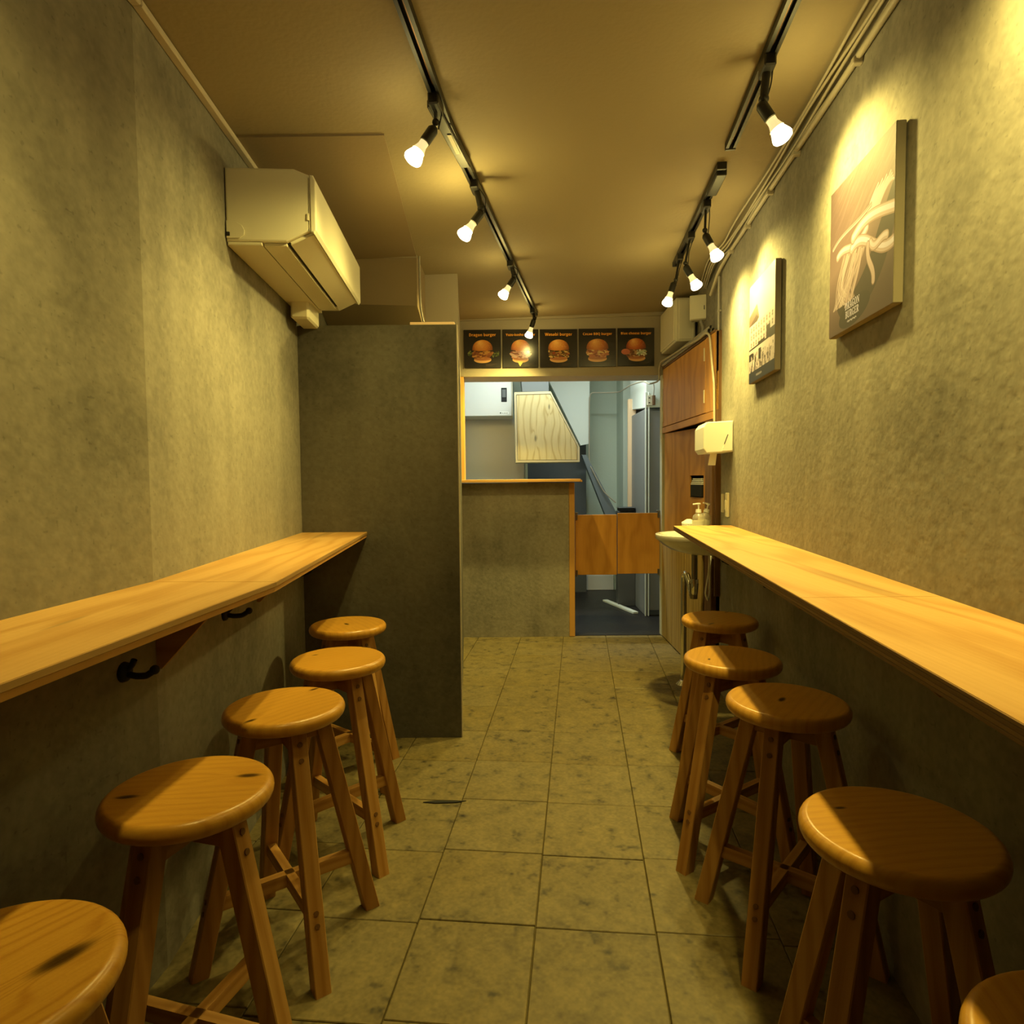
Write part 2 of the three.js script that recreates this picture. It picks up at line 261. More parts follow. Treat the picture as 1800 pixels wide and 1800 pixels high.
// ------------------------------------------------------------------ counters
function plank(plan, y0, y1, name, mat, parent) { return mesh(name, prism(plan, y0, y1, 2), mat, parent); }
function stripEdge(p, q, y0, y1, parent, mat = M.plyEdge) { // veneer layers seen on the long front edge
  const g = bar([p[0], (y0 + y1) / 2, p[1]], [q[0], (y0 + y1) / 2, q[1]], 0.003, y1 - y0, 0.0006, 2); return mesh('edge_band', g, mat, parent);
}
{
  const c = thing('wall_counter', 'pale plywood bar counter on the wall below the air conditioner', 'counter', [0, 0, 0]);
  const f0 = [-0.650, -0.25], f1 = [-0.560, -1.535], f2 = [-0.662, -2.973], b0 = [xl(-0.25), -0.25], b1 = [xl(-1.55), -1.55], b2 = [xl(-2.973), -2.973];
  const g = 0.0012, Y = 0.960;
  plank([b0, [b1[0], b1[1] + g], [f1[0], f1[1] + g], f0].reverse(), Y - 0.0115, Y, 'worktop', M.ply, c);
  plank([[b1[0], b1[1] - g], b2, f2, [f1[0], f1[1] - g]].reverse(), Y - 0.0115, Y, 'worktop', M.ply, c);
  const i = 0.0014; // lower sheets, set back a hair
  plank([b0, b1, [f1[0] - i, f1[1]], [f0[0] - i, f0[1]]].reverse(), Y - 0.0235, Y - 0.0122, 'lower_sheet', M.orangeEdge, c);
  plank([b1, b2, [f2[0] - i, f2[1]], [f1[0] - i, f1[1]]].reverse(), Y - 0.0235, Y - 0.0122, 'lower_sheet', M.orangeEdge, c);
  stripEdge(f0, f1, Y - 0.0115, Y - 0.0006, c); stripEdge(f1, f2, Y - 0.0115, Y - 0.0006, c);
  for (const [z, d, h] of [[-1.567, 0.175, 0.19], [-2.32, 0.16, 0.17], [-2.93, 0.16, 0.17], [-0.9, 0.175, 0.19]]) {
    const b = mesh('bracket', plate([[0, 0], [d, 0], [d, -0.012], [0.012, -h], [0, -h]], 0.018, 0.001), M.bracket, c);
    b.position.set(xl(z), Y - 0.0236, z + 0.009); b.rotation.y = z > -1.557 ? aLn : aL;
  }
}
{
  const c = thing('wall_counter', 'pale plywood bar counter on the wall below the two prints', 'counter', [0, 0, 0]);
  const fx = (z) => 0.514 + 0.1161 * (-z - 0.647), Y = 0.948, zj = -1.339, g = 0.0012, z0 = -0.15, z1 = -3.335;
  plank([[fx(z0), z0], [fx(zj), zj + g], [xr(zj), zj + g], [xr(z0), z0]].reverse(), Y - 0.0115, Y, 'worktop', M.ply, c);
  plank([[fx(zj), zj - g], [fx(z1), z1], [xr(z1), z1], [xr(zj), zj - g]].reverse(), Y - 0.0115, Y, 'worktop', M.ply, c);
  plank([[fx(z0) + .0005, z0], [fx(z1) + .0005, z1], [xr(z1), z1], [xr(z0), z0]].reverse(), Y - 0.0235, Y - 0.0118, 'lower_sheet', M.bracket, c);
  for (const [a, b, m] of [[0.0235, 0.0185, M.plyEdgeDarkShade], [0.0180, 0.0125, M.plyEdge], [0.0120, 0.0065, M.plyEdgeDarkShade], [0.0060, 0.0006, M.plyEdge]]) stripEdge([fx(z0), z0], [fx(z1), z1], Y - a, Y - b, c, m === M.plyEdge ? M.plyEdgeMidShade : m);
  for (const z of [-1.32, -2.2, -3.1]) {
    const b = mesh('bracket', plate([[0, 0], [-0.17, 0], [-0.17, -0.012], [-0.012, -0.18], [0, -0.18]], 0.018, 0.001), M.bracket, c);
    b.position.set(xr(z), Y - 0.0236, z + 0.009); b.rotation.y = aR;
  }
}
// coat hooks under the counters
function hook(x, y, z, turn, label) {
  const h = thing('coat_hook', label, 'hook', [x, y, z], turn, 'black coat hooks under the counters');
  mesh('plate', put(lathe([[0, 0.012], [0.014, 0.012], [0.021, 0.008], [0.023, 0.0], [0, 0]], 20), 0, 0, 0, 0, 0, -Math.PI / 2), M.blackMatt, h);
  mesh('arm', tube([[0.005, -0.004, 0], [0.03, -0.008, 0.002], [0.055, -0.006, 0.004], [0.075, 0.006, 0.006]], 0.0075, 16), M.blackMatt, h);
  mesh('tip', put(new THREE.SphereGeometry(0.0105, 14, 10), 0.077, 0.008, 0.006), M.blackMatt, h);
  mesh('prong', tube([[0.008, 0.004, 0], [0.02, 0.016, 0], [0.026, 0.028, 0]], 0.007, 10), M.blackMatt, h);
}
hook(xl(-1.44), 0.775, -1.44, aLn, 'black coat hook beside the first plywood bracket, nearest the double-layer counter joint');
hook(xl(-2.0), 0.79, -2.0, aL, 'black coat hook between two plywood brackets under the counter');
hook(xl(-2.8), 0.80, -2.8, aL, 'black coat hook close to the grey partition, mostly hidden by the counter');
hook(xr(-1.15), 0.80, -1.15, aR + Math.PI, 'black coat hook peeking below the counter edge beside the half-lit stool');
hook(xr(-2.37), 0.79, -2.37, aR + Math.PI, 'black coat hook peeking under the middle of the counter below the prints');
hook(xr(-3.12), 0.785, -3.12, aR + Math.PI, 'black coat hook under the counter end beside the washbasin');

// ------------------------------------------------------------------ stools
function makeStool() {
  const t = new THREE.Group(); const H = 0.625, top = 0.589;
  const seat = (() => {
    const pr = [[0, H - 0.036], [0.128, H - 0.036]]; for (let i = 0; i <= 10; i++) { const a = -Math.PI / 2 + (i / 10) * Math.PI; pr.push([0.135 + 0.0155 * Math.cos(a), H - 0.018 + 0.018 * Math.sin(a)]); } pr.push([0.05, H + 0.0006], [0, H]);
    const g = lathe(pr, 56), p = g.attributes.position, uv = g.attributes.uv; for (let i = 0; i < p.count; i++) uv.setXY(i, 0.5 + p.getX(i) / 0.33 + (p.getY(i) - H) * 0.3, 0.5 + p.getZ(i) / 0.33); return g;
  })();
  mesh('seat', seat, seatWood[0], t);
  const r0 = 0.086, r1 = 0.222, tilt = Math.atan((r1 - r0) / top), L = top / Math.cos(tilt);
  const frac = (y) => r0 + (r1 - r0) * (1 - y / top);
  for (let k = 0; k < 4; k++) {
    const pts = []; const wT = 0.017, d = 0.0205; // leg cut level at both ends
    for (const s of [-1, 1]) for (const e of [-1, 1]) { pts.push([frac(top) + e * d, top, s * wT], [frac(0) + e * d, 0, s * wT], [frac(top) + e * (d - 0.002), top, s * (wT + 0.002)], [frac(0) + e * (d - 0.002), 0, s * (wT + 0.002)]); }
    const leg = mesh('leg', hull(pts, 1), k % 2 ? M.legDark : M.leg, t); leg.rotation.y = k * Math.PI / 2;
    for (const y of [0.555, 0.518, 0.178, 0.150]) mesh('plug', put(cyl(0.0062, 0.0062, 0.004, 12), frac(y) + d + 0.0006 * 1, y, 0, 0, 0, Math.PI / 2 - 0 + tilt), M.plug, leg);
  }
  for (let k = 0; k < 2; k++) {
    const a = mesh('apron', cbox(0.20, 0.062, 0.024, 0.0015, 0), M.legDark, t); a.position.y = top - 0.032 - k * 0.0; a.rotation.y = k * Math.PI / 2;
    const w = 2 * frac(0.164) - 0.036, s = mesh('stretcher', hull([[-w / 2 - .006, 0.147, -.011], [w / 2 + .006, 0.147, -.011], [-w / 2, 0.181, -.011], [w / 2, 0.181, -.011], [-w / 2 - .006, 0.147, .011], [w / 2 + .006, 0.147, .011], [-w / 2, 0.181, .011], [w / 2, 0.181, .011]]), M.leg, t);
    s.rotation.y = k * Math.PI / 2;
  }
  return t;
}
const stool0 = makeStool();
const SG = ['pine stools along the counter below the air conditioner', 'pine stools along the counter below the prints'];
[
  [-0.628, -0.735, 30, 1, 0, 'pine stool with one large black knot, fifth from the grey partition'],
  [-0.612, -1.203, 16, 0, 0, 'pine stool with two dark knots on its half-shaded seat, fourth from the grey partition'],
  [-0.589, -1.655, 54, 3, 0, 'glossy pine stool with a small knot near its edge, third from the grey partition'],
  [-0.567, -2.09, 45, 4, 0, 'pine stool with a fully lit seat, second from the grey partition'],
  [-0.660, -2.59, 39, 2, 0, 'pine stool pushed closest to the grey partition, only its seat and one leg lit'],
  [0.600, -0.590, 50, 4, 1, 'pine stool of which only the lit seat rim shows, fifth from the washbasin'],
  [0.628, -1.043, 60, 4, 1, 'large-looking pine stool with a bright lit crescent, fourth from the washbasin'],
  [0.703, -1.655, 41, 2, 1, 'pine stool with a knot in the middle of its seat, third from the washbasin'],
  [0.698, -2.06, 55, 4, 1, 'pine stool with a third of its seat lit, second from the washbasin'],
  [0.840, -2.635, 53, 3, 1, 'pine stool closest to the washbasin, its small lit crescent by the drain pipe'],
].forEach(([x, z, deg, w, side, label], i) => {
  const s = i ? stool0.clone() : stool0; s.name = numbered('bar_stool'); scene.add(s);
  s.position.set(x, 0, z); s.rotation.y = -deg * Math.PI / 180; s.userData = {}; tag(s, label, 'stool', SG[side]);
  const seat = s.children.find((q) => q.name === 'seat'); seat.material = seatWood[w]; seat.rotation.y = [1.0, 0.12, 0.9, 0.5, 2.2, 1.4, 0.1, 0.9, 1.2, 0.7][i] + deg * Math.PI / 180;
});

// ------------------------------------------------------------------ air conditioner
{
  const a = thing('air_conditioner', 'cream wall-mounted air conditioner unit high on the grey wall', 'air conditioner', [xl(-2.113), 0, -2.113], aL);
  const L = 0.868; // local x out of the wall, -z along it
  const ext = (outline, z0, len, bevel = 0.004) => { const g = new THREE.ExtrudeGeometry(new THREE.Shape(outline.map((q) => new THREE.Vector2(...q))), { depth: len - 2 * bevel, bevelEnabled: bevel > 0, bevelThickness: bevel, bevelSize: bevel, bevelOffset: -bevel, bevelSegments: 2 }); g.translate(0, 0, z0 - len + bevel); return flat(g); };
  mesh('body', ext([[0.002, 1.957], [0.19, 1.957], [0.262, 1.992], [0.266, 2.166], [0.215, 2.186], [0.002, 2.186]], 0, L, 0.006), M.cream, a);
  mesh('top_grille', ext([[0.02, 2.184], [0.20, 2.184], [0.195, 2.192], [0.02, 2.192]], -0.02, L - 0.04, 0.002), M.creamDull, a);
  mesh('front_panel', ext([[0.264, 1.990], [0.276, 1.984], [0.283, 1.994], [0.283, 2.150], [0.276, 2.166], [0.264, 2.168]], 0.001, L + 0.002, 0.004), M.cream, a);
  mesh('bottom_panel', ext([[0.004, 1.946], [0.112, 1.946], [0.112, 1.958], [0.004, 1.958]], -0.004, L - 0.008, 0.003), M.creamDull, a);
  mesh('louver', ext([[0.116, 1.946], [0.188, 1.946], [0.188, 1.957], [0.116, 1.957]], -0.012, L - 0.09, 0.003), M.creamDull, a);
  mesh('louver', ext([[0.200, 1.951], [0.272, 1.984], [0.268, 1.994], [0.196, 1.961]], -0.012, L - 0.06, 0.003), M.creamDull, a);
  mesh('slot', ext([[0.187, 1.9555], [0.201, 1.9555], [0.201, 1.962], [0.187, 1.962]], -0.014, L - 0.1, 0), M.blackMatt, a);
  const knock = mesh('pipe_cover', plate([[0.004, 1.966], [0.045, 1.966], [0.058, 1.975], [0.060, 1.99], [0.052, 2.006], [0.035, 2.016], [0.004, 2.020]], 0.003, 0.001), M.cream, a); knock.position.z = 0.0035;
  const hole = mesh('hole', cbox(0.010, 0.012, 0.004, 0.001), M.blackMatt, a); hole.position.set(0.010, 1.978, 0.005);
  const seam = mesh('seam', cbox(0.0016, 0.165, 0.002, 0.0003), M.seam, a); seam.position.set(0.2625, 2.075, 0.0005);
  const clip = mesh('clip', cbox(0.008, 0.022, 0.004, 0.001), M.creamDull, a); clip.position.set(0.258, 2.035, 0.001);
  const drain = mesh('pipe_duct', cbox(0.075, 0.078, 0.20, 0.008), M.creamDull, a); drain.position.set(0.06, 1.915, -L + 0.10);
}

// ------------------------------------------------------------------ prints on the poster wall
function canvas(w, h) { const c = document.createElement('canvas'); c.width = w; c.height = h; return [c, c.getContext('2d')]; }
function ctex(c) { const t = new THREE.CanvasTexture(c); t.colorSpace = THREE.SRGBColorSpace; t.anisotropy = 4; return t; }
function face(w, h, map, o = {}) { return { geo: new THREE.PlaneGeometry(w, h), mat: std({ map, roughness: 0.45, ...o }) }; }
function wallPrint(name, label, z0, z1, y0, y1, map, edgeMat, ink, gloss = 0.75) {
  const zc = (z0 + z1) / 2, w = Math.abs(z1 - z0) / Math.cos(aR), h = y1 - y0, T = 0.022;
  const p = thing(name, label, 'picture', [xr(zc), (y0 + y1) / 2, zc], aR);
  const f = mesh('canvas_frame', put(cbox(T, h, w, 0.0015), -T / 2 - 0.003, 0, 0), edgeMat, p);
  const pr = mesh('print', put(new THREE.PlaneGeometry(w - 0.002, h - 0.002), -T - 0.0036, 0, 0, -Math.PI / 2), std({ map, color: ink, roughness: gloss }), p);
  mesh('spacer', put(cbox(0.003, h * 0.6, w * 0.6, 0.0005), -0.0015, 0, 0), M.brownWood, p);
}
{ // sepia noodle photograph
  const [c, g] = canvas(1024, 1000); const r = mulberry(3);
  let gr = g.createLinearGradient(0, 0, 300, 1000); gr.addColorStop(0, '#4a3327'); gr.addColorStop(0.3, '#6e5040'); gr.addColorStop(0.55, '#9a7a60'); gr.addColorStop(1, '#5d4233'); g.fillStyle = gr; g.fillRect(0, 0, 1024, 1000);
  for (let i = 0; i < 130; i++) { g.strokeStyle = `rgba(${200 + r() * 40},${170 + r() * 40},${140 + r() * 30},${0.02 + r() * 0.06})`; g.lineWidth = 4 + r() * 18; const x = r() * 1024, y = r() * 420; g.beginPath(); g.moveTo(x, y); g.quadraticCurveTo(x + 120, y - 80 * r(), x + 320, y - 150 - 60 * r()); g.stroke(); }
  g.fillStyle = '#3a281f'; g.beginPath(); g.moveTo(150, 830); g.quadraticCurveTo(560, 820, 800, 520); g.quadraticCurveTo(980, 330, 1024, 300); g.lineTo(1024, 560); g.quadraticCurveTo(860, 900, 420, 965); g.quadraticCurveTo(240, 960, 150, 830); g.fill();
  for (let i = 0; i < 70; i++) { const x = 250 + r() * 420, k = r(); g.strokeStyle = `rgba(${215 + k * 35},${190 + k * 40},${150 + k * 40},${0.25 + r() * 0.4})`; g.lineWidth = 3 + r() * 12; g.beginPath(); g.moveTo(x, 470 + r() * 60); g.bezierCurveTo(x - 60, 600, x - 150 - r() * 120, 700, 60 + r() * 430, 830); g.stroke(); }
  const strand = (p, w, a, b) => { for (let s = 0; s < 5; s++) { g.strokeStyle = s < 1 ? a : s < 3 ? '#d9bf9e' : b; g.lineWidth = w * (1 - s * 0.2); g.lineCap = 'round'; g.beginPath(); g.moveTo(p[0], p[1] - s * 2); g.bezierCurveTo(p[2], p[3] - s * 2, p[4], p[5] - s * 2, p[6], p[7] - s * 2); g.stroke(); } };
  for (let i = 0; i < 16; i++) strand([620 + i * 12, 400, 660 + i * 15, 320, 720 + i * 16, 290, 800 + i * 14, 250 + (i % 4) * 20], 16, '#a98768', '#ecd9bd');
  strand([150, 480, 300, 420, 420, 560, 640, 450], 60, '#a88868', '#f4e6cf'); strand([400, 500, 640, 420, 800, 720, 1060, 640], 74, '#b08f6d', '#f8edd8'); strand([420, 440, 640, 350, 820, 420, 1060, 470], 78, '#b08f6d', '#f8edd8'); strand([700, 560, 760, 640, 840, 560, 930, 590], 60, '#a88868', '#f1e1c6');
  strand([660, 560, 640, 680, 760, 700, 750, 800], 54, '#8b6c53', '#d9bd9b'); strand([560, 560, 520, 700, 420, 760, 380, 860], 40, '#8b6c53', '#d2b592'); strand([470, 560, 440, 700, 330, 760, 300, 870], 36, '#8b6c53', '#d2b592');
  strand([60, 400, 240, 330, 420, 380, 700, 330], 30, '#7e6150', '#b4947a');
  g.fillStyle = '#2e2019'; g.beginPath(); g.ellipse(450, 905, 260, 84, -0.12, 0, 7); g.fill();
  g.fillStyle = '#f6efe0'; g.textAlign = 'center'; g.font = 'bold 62px serif'; g.save(); g.translate(420, 900); g.scale(0.86, 1.05); g.fillText('DRAGON', 0, -26); g.fillText('BURGER', 0, 28); for (let k = 0; k < 15; k++) g.fillRect(-92 + k * 12.4, 47 + (k % 4 === 1 ? -3 : 0), 8, k % 5 === 2 ? 13 : 9); g.restore();
  wallPrint('canvas_print', 'sepia print of thick noodles in a bowl with white lettering, larger in view', -1.524, -1.925, 1.594, 2.003, ctex(c), std({ color: rgb(0.24, 0.21, 0.15), roughness: 0.8 }), rgb(0.40, 0.405, 0.74));
}
{ // street facade photograph
  const [c, g] = canvas(800, 800); const r = mulberry(8);
  g.fillStyle = '#e9d9bd'; g.fillRect(0, 0, 800, 800);
  let gr = g.createLinearGradient(0, 0, 0, 330); gr.addColorStop(0, '#c8a888'); gr.addColorStop(1, '#f6ead4'); g.fillStyle = gr; g.fillRect(0, 0, 800, 330);
  g.fillStyle = '#8b6a52'; g.beginPath(); g.moveTo(0, 250); g.lineTo(260, 190); g.lineTo(330, 300); g.lineTo(0, 420); g.fill(); g.fillStyle = '#54392a'; g.beginPath(); g.moveTo(0, 330); g.lineTo(240, 270); g.lineTo(330, 310); g.lineTo(0, 420); g.fill();
  g.fillStyle = '#f2e3c8'; g.fillRect(0, 330, 800, 330);
  for (let i = 0; i < 9; i++) for (let j = 0; j < 3; j++) { g.fillStyle = `rgba(${90 + r() * 40},${70 + r() * 30},${50 + r() * 20},0.85)`; const x = 60 + i * 82, y = 350 + j * 62; g.fillRect(x, y, 34, 40); g.fillStyle = '#f7ecd6'; g.fillRect(x + 15, y, 3, 40); g.fillRect(x, y + 18, 34, 3); }
  g.fillStyle = '#2b2119'; for (const [x, y, w, h] of [[0, 520, 800, 14], [0, 560, 170, 60], [560, 430, 110, 90], [660, 470, 140, 70], [300, 505, 210, 26], [190, 590, 30, 150], [320, 560, 80, 90], [520, 580, 12, 160], [640, 590, 12, 140], [440, 610, 10, 110]]) g.fillRect(x, y, w, h);
  for (let i = 0; i < 120; i++) { g.fillStyle = `rgba(40,30,24,${0.2 + r() * 0.5})`; g.fillRect(r() * 800, 560 + r() * 150, 4 + r() * 22, 10 + r() * 50); }
  for (let i = 0; i < 60; i++) { g.fillStyle = `rgba(250,235,205,${0.4 + r() * 0.5})`; g.fillRect(40 + r() * 740, 540 + r() * 150, 4 + r() * 30, 8 + r() * 60); }
  g.fillStyle = '#23262a'; g.fillRect(0, 715, 800, 85); g.fillStyle = '#cabfa9'; for (let k = 0; k < 12; k++) g.fillRect(250 + k * 15, 752 + (k % 3 === 1 ? -5 : 0), 9, 16);
  wallPrint('canvas_print', 'sepia print of an old town street facade under a pale sky, narrower in view', -2.485, -2.880, 1.598, 2.011, ctex(c), std({ color: rgb(0.20, 0.17, 0.13), roughness: 0.8 }), rgb(0.42, 0.42, 0.62), 0.48);
}
// ------------------------------------------------------------------ burger menu panels
{
  const names = ['Dragon burger', 'Yuzu-kosho burger', 'Wasabi burger', 'Cacao BBQ burger', 'Blue cheese burger'];
  const xs = [[-0.344, -0.070], [-0.058, 0.205], [0.217, 0.493], [0.505, 0.779], [0.791, 1.062]];
  names.forEach((t, i) => {
    const [c, g] = canvas(512, 512), r = mulberry(40 + i); g.fillStyle = '#140e0c'; g.fillRect(0, 0, 512, 512);
    for (let k = 0; k < 26; k++) { g.fillStyle = `rgba(70,50,40,${r() * 0.10})`; g.fillRect(0, r() * 512, 512, 2 + r() * 6); }
    g.fillStyle = '#ffab3a'; g.font = `bold ${t.length > 15 ? 47 : 54}px sans-serif`; g.textAlign = 'center'; g.fillText(t, 256, 86, 430);
    const X = 256, bunW = [140, 136, 142, 152, 138][i];
    const bun = ['#c87a2c', '#d0763a', '#c97c32', '#b96a2a', '#b4551e'][i];
    const leaf = (x, y, s, col) => { for (let k = 0; k < 34; k++) { g.fillStyle = col[k % col.length]; g.beginPath(); g.ellipse(x + (r() - 0.5) * 2 * s, y + (r() - 0.5) * s, 6 + r() * 16, 4 + r() * 10, r() * 3, 0, 7); g.fill(); } };
    const blob = (y, h, w, cols, n = 46) => { for (let k = 0; k < n; k++) { g.fillStyle = cols[Math.floor(r() * cols.length)]; g.beginPath(); g.ellipse(X + (r() - 0.5) * 2 * w, y + (r() - 0.5) * h, 10 + r() * 26, 6 + r() * 12, (r() - 0.5) * 0.6, 0, 7); g.fill(); } };
    if (i === 0) { leaf(100, 320, 44, ['#5d6a2c', '#7d8744', '#39431a']); leaf(420, 330, 62, ['#4c5a22', '#6e7a38', '#2f3916']); }
    g.fillStyle = '#d7a468'; g.beginPath(); g.ellipse(X + (i === 4 ? 14 : 0), 408, bunW * 0.86, 42, 0, 0, 7); g.fill(); g.fillStyle = '#a8683a'; g.beginPath(); g.ellipse(X, 392, bunW * 0.84, 26, 0, 0, 7); g.fill();
    const fill = [['#8a4a1e', '#6d3415', '#a8632c', '#c48a3c'], ['#a8584a', '#c2806a', '#8a4a2c', '#d8a890'], ['#6d4a22', '#a87a3a', '#3d2a14', '#c9a45e', '#8a3a1c'], ['#b06a44', '#c48a5c', '#e0c080', '#8a4a2e'], ['#7a4622', '#b08a5a', '#54301a']][i];
    blob(350, 50, bunW * 0.86, fill, 70); blob(312, 34, bunW * 0.92, fill, 50);
    if (i === 1) { g.fillStyle = '#d9b4a0'; g.beginPath(); g.ellipse(150, 350, 60, 20, 0.5, 0, 7); g.fill(); g.beginPath(); g.ellipse(372, 352, 56, 18, -0.5, 0, 7); g.fill(); g.fillStyle = '#cdbf66'; g.beginPath(); g.moveTo(210, 430); g.lineTo(300, 430); g.lineTo(250, 500); g.fill(); }
    if (i === 4) { g.fillStyle = '#c06a48'; g.beginPath(); g.ellipse(112, 318, 62, 40, 0, 0, 7); g.fill(); leaf(330, 330, 66, ['#cfd3bc', '#b9c3a0', '#8fa080', '#e4e4d2']); }
    gr: { const gd = g.createRadialGradient(X - 40, 170, 10, X, 230, bunW * 1.25); gd.addColorStop(0, '#efb25c'); gd.addColorStop(0.5, bun); gd.addColorStop(1, '#5a2810'); g.fillStyle = gd; g.beginPath(); g.moveTo(X - bunW, 276); g.bezierCurveTo(X - bunW - 8, 190, X - bunW * 0.6, 138, X, 136); g.bezierCurveTo(X + bunW * 0.6, 138, X + bunW + 8, 190, X + bunW, 276); g.quadraticCurveTo(X, 300, X - bunW, 276); g.fill(); }
    for (let k = 0; k < 60; k++) { g.fillStyle = 'rgba(250,220,150,0.55)'; g.beginPath(); g.ellipse(X + (r() - 0.5) * bunW * 1.6, 150 + r() * 95, 3, 2, r() * 3, 0, 7); g.fill(); }
    g.fillStyle = 'rgba(150,120,90,0.5)'; for (let k = 0; k < 3; k++) g.fillRect(300, 462 + k * 12, 150 - k * 30, 3);
    const w = xs[i][1] - xs[i][0], p = thing('menu_panel', ['dark menu panel reading Dragon burger, with salad beside the bun', 'dark menu panel reading Yuzu-kosho burger, with a pale sauce drip', 'dark menu panel reading Wasabi burger, in the middle of the five', 'dark menu panel reading Cacao BBQ burger, with a glare at its foot', 'dark menu panel reading Blue cheese burger, next to the electric panel'][i], 'menu panel', [(xs[i][0] + xs[i][1]) / 2, 2.154 + [0, 0, -0.001, 0.001, 0.003][i], BACK + 0.001], 0, 'burger menu panels above the hatch');
    p.rotation.z = [0.003, -0.001, 0, 0.002, 0.001][i];
    mesh('backing_board', put(cbox(w, 0.278, 0.010, 0.001), 0, 0, 0.005), M.blackMatt, p);
    mesh('print', put(new THREE.PlaneGeometry(w - 0.002, 0.276), 0, 0, 0.0104), phys({ map: ctex(c), roughness: 0.22, clearcoat: 0.6, clearcoatRoughness: 0.15 }), p);
  });
}

// ------------------------------------------------------------------ lighting tracks and spotlights
function rail(name, label, pts) {
  const t = thing(name, label, 'lighting track');
  for (let i = 0; i + 1 < pts.length; i++) {
    const [x0, z0] = pts[i], [x1, z1] = pts[i + 1], A = V(x0, ceilY(x0, z0), z0), B = V(x1, ceilY(x1, z1), z1), L = A.distanceTo(B);
    const s = new THREE.Shape([[-0.017, 0], [0.017, 0], [0.017, -0.024], [0.007, -0.024], [0.007, -0.019], [0.012, -0.019], [0.012, -0.005], [-0.012, -0.005], [-0.012, -0.019], [-0.007, -0.019], [-0.007, -0.024], [-0.017, -0.024]].map((q) => new THREE.Vector2(...q)));
    const m = new THREE.Matrix4().lookAt(A, B, V(0, 1, 0)).setPosition(B);
    mesh('rail', flat(new THREE.ExtrudeGeometry(s, { depth: L, bevelEnabled: false })).applyMatrix4(m), M.black, t);
    mesh('conductor', bar([x0, A.y - 0.0075, z0], [x1, B.y - 0.0075, z1], 0.004, 0.003, 0.0005), M.copper, t);
    for (const P of [A, B]) mesh('end_cap', put(cbox(0.036, 0.027, 0.012, 0.002), P.x, P.y - 0.013, P.z, Math.atan2(x0 - x1, z0 - z1)), M.black, t);
  }
  return t;
}
const railL = rail('light_track', 'long black ceiling track running towards the burger menu panels', [[-0.375, -0.15], [-0.198, -2.12], [0.178, -4.72]]);
{
  const p = (z) => -0.198 + 0.1446 * (-2.12 - z);
  mesh('joiner', put(bar([p(-2.02) - 0.012, ceilY(0, -2.0) - 0.028, -2.0], [p(-2.42), ceilY(0, -2.4) - 0.024, -2.40], 0.036, 0.026, 0.003), 0, 0, 0), M.black, railL);
  mesh('sticker', bar([p(-2.17), ceilY(0, -2.17) - 0.0417, -2.16], [p(-2.30), ceilY(0, -2.3) - 0.0397, -2.29], 0.014, 0.0016, 0.0003), M.creamDull, railL);
}
rail('light_track', 'black ceiling track passing above the noodle print', [[0.50, -0.15], [0.778, -2.36]]);
const railC = rail('light_track', 'shorter black ceiling track ending by the electric panel', [[0.796, -2.51], [0.922, -3.70]]);
mesh('feed_box', bar([0.803, ceilY(0.8, -2.6) - 0.024, -2.53], [0.822, ceilY(0.8, -2.7) - 0.024, -2.72], 0.038, 0.03, 0.003), M.black, railC);
const bulbShape = () => lathe([[0.0001, 0.0], [0.0125, 0.0], [0.0135, 0.012], [0.015, 0.022], [0.022, 0.038], [0.0275, 0.052], [0.0285, 0.059], [0.025, 0.066], [0.015, 0.071], [0.0001, 0.073]], 18);
const neckShape = () => lathe([[0.0138, -0.014], [0.0138, 0.010], [0.0172, 0.022], [0.0205, 0.030]], 14);
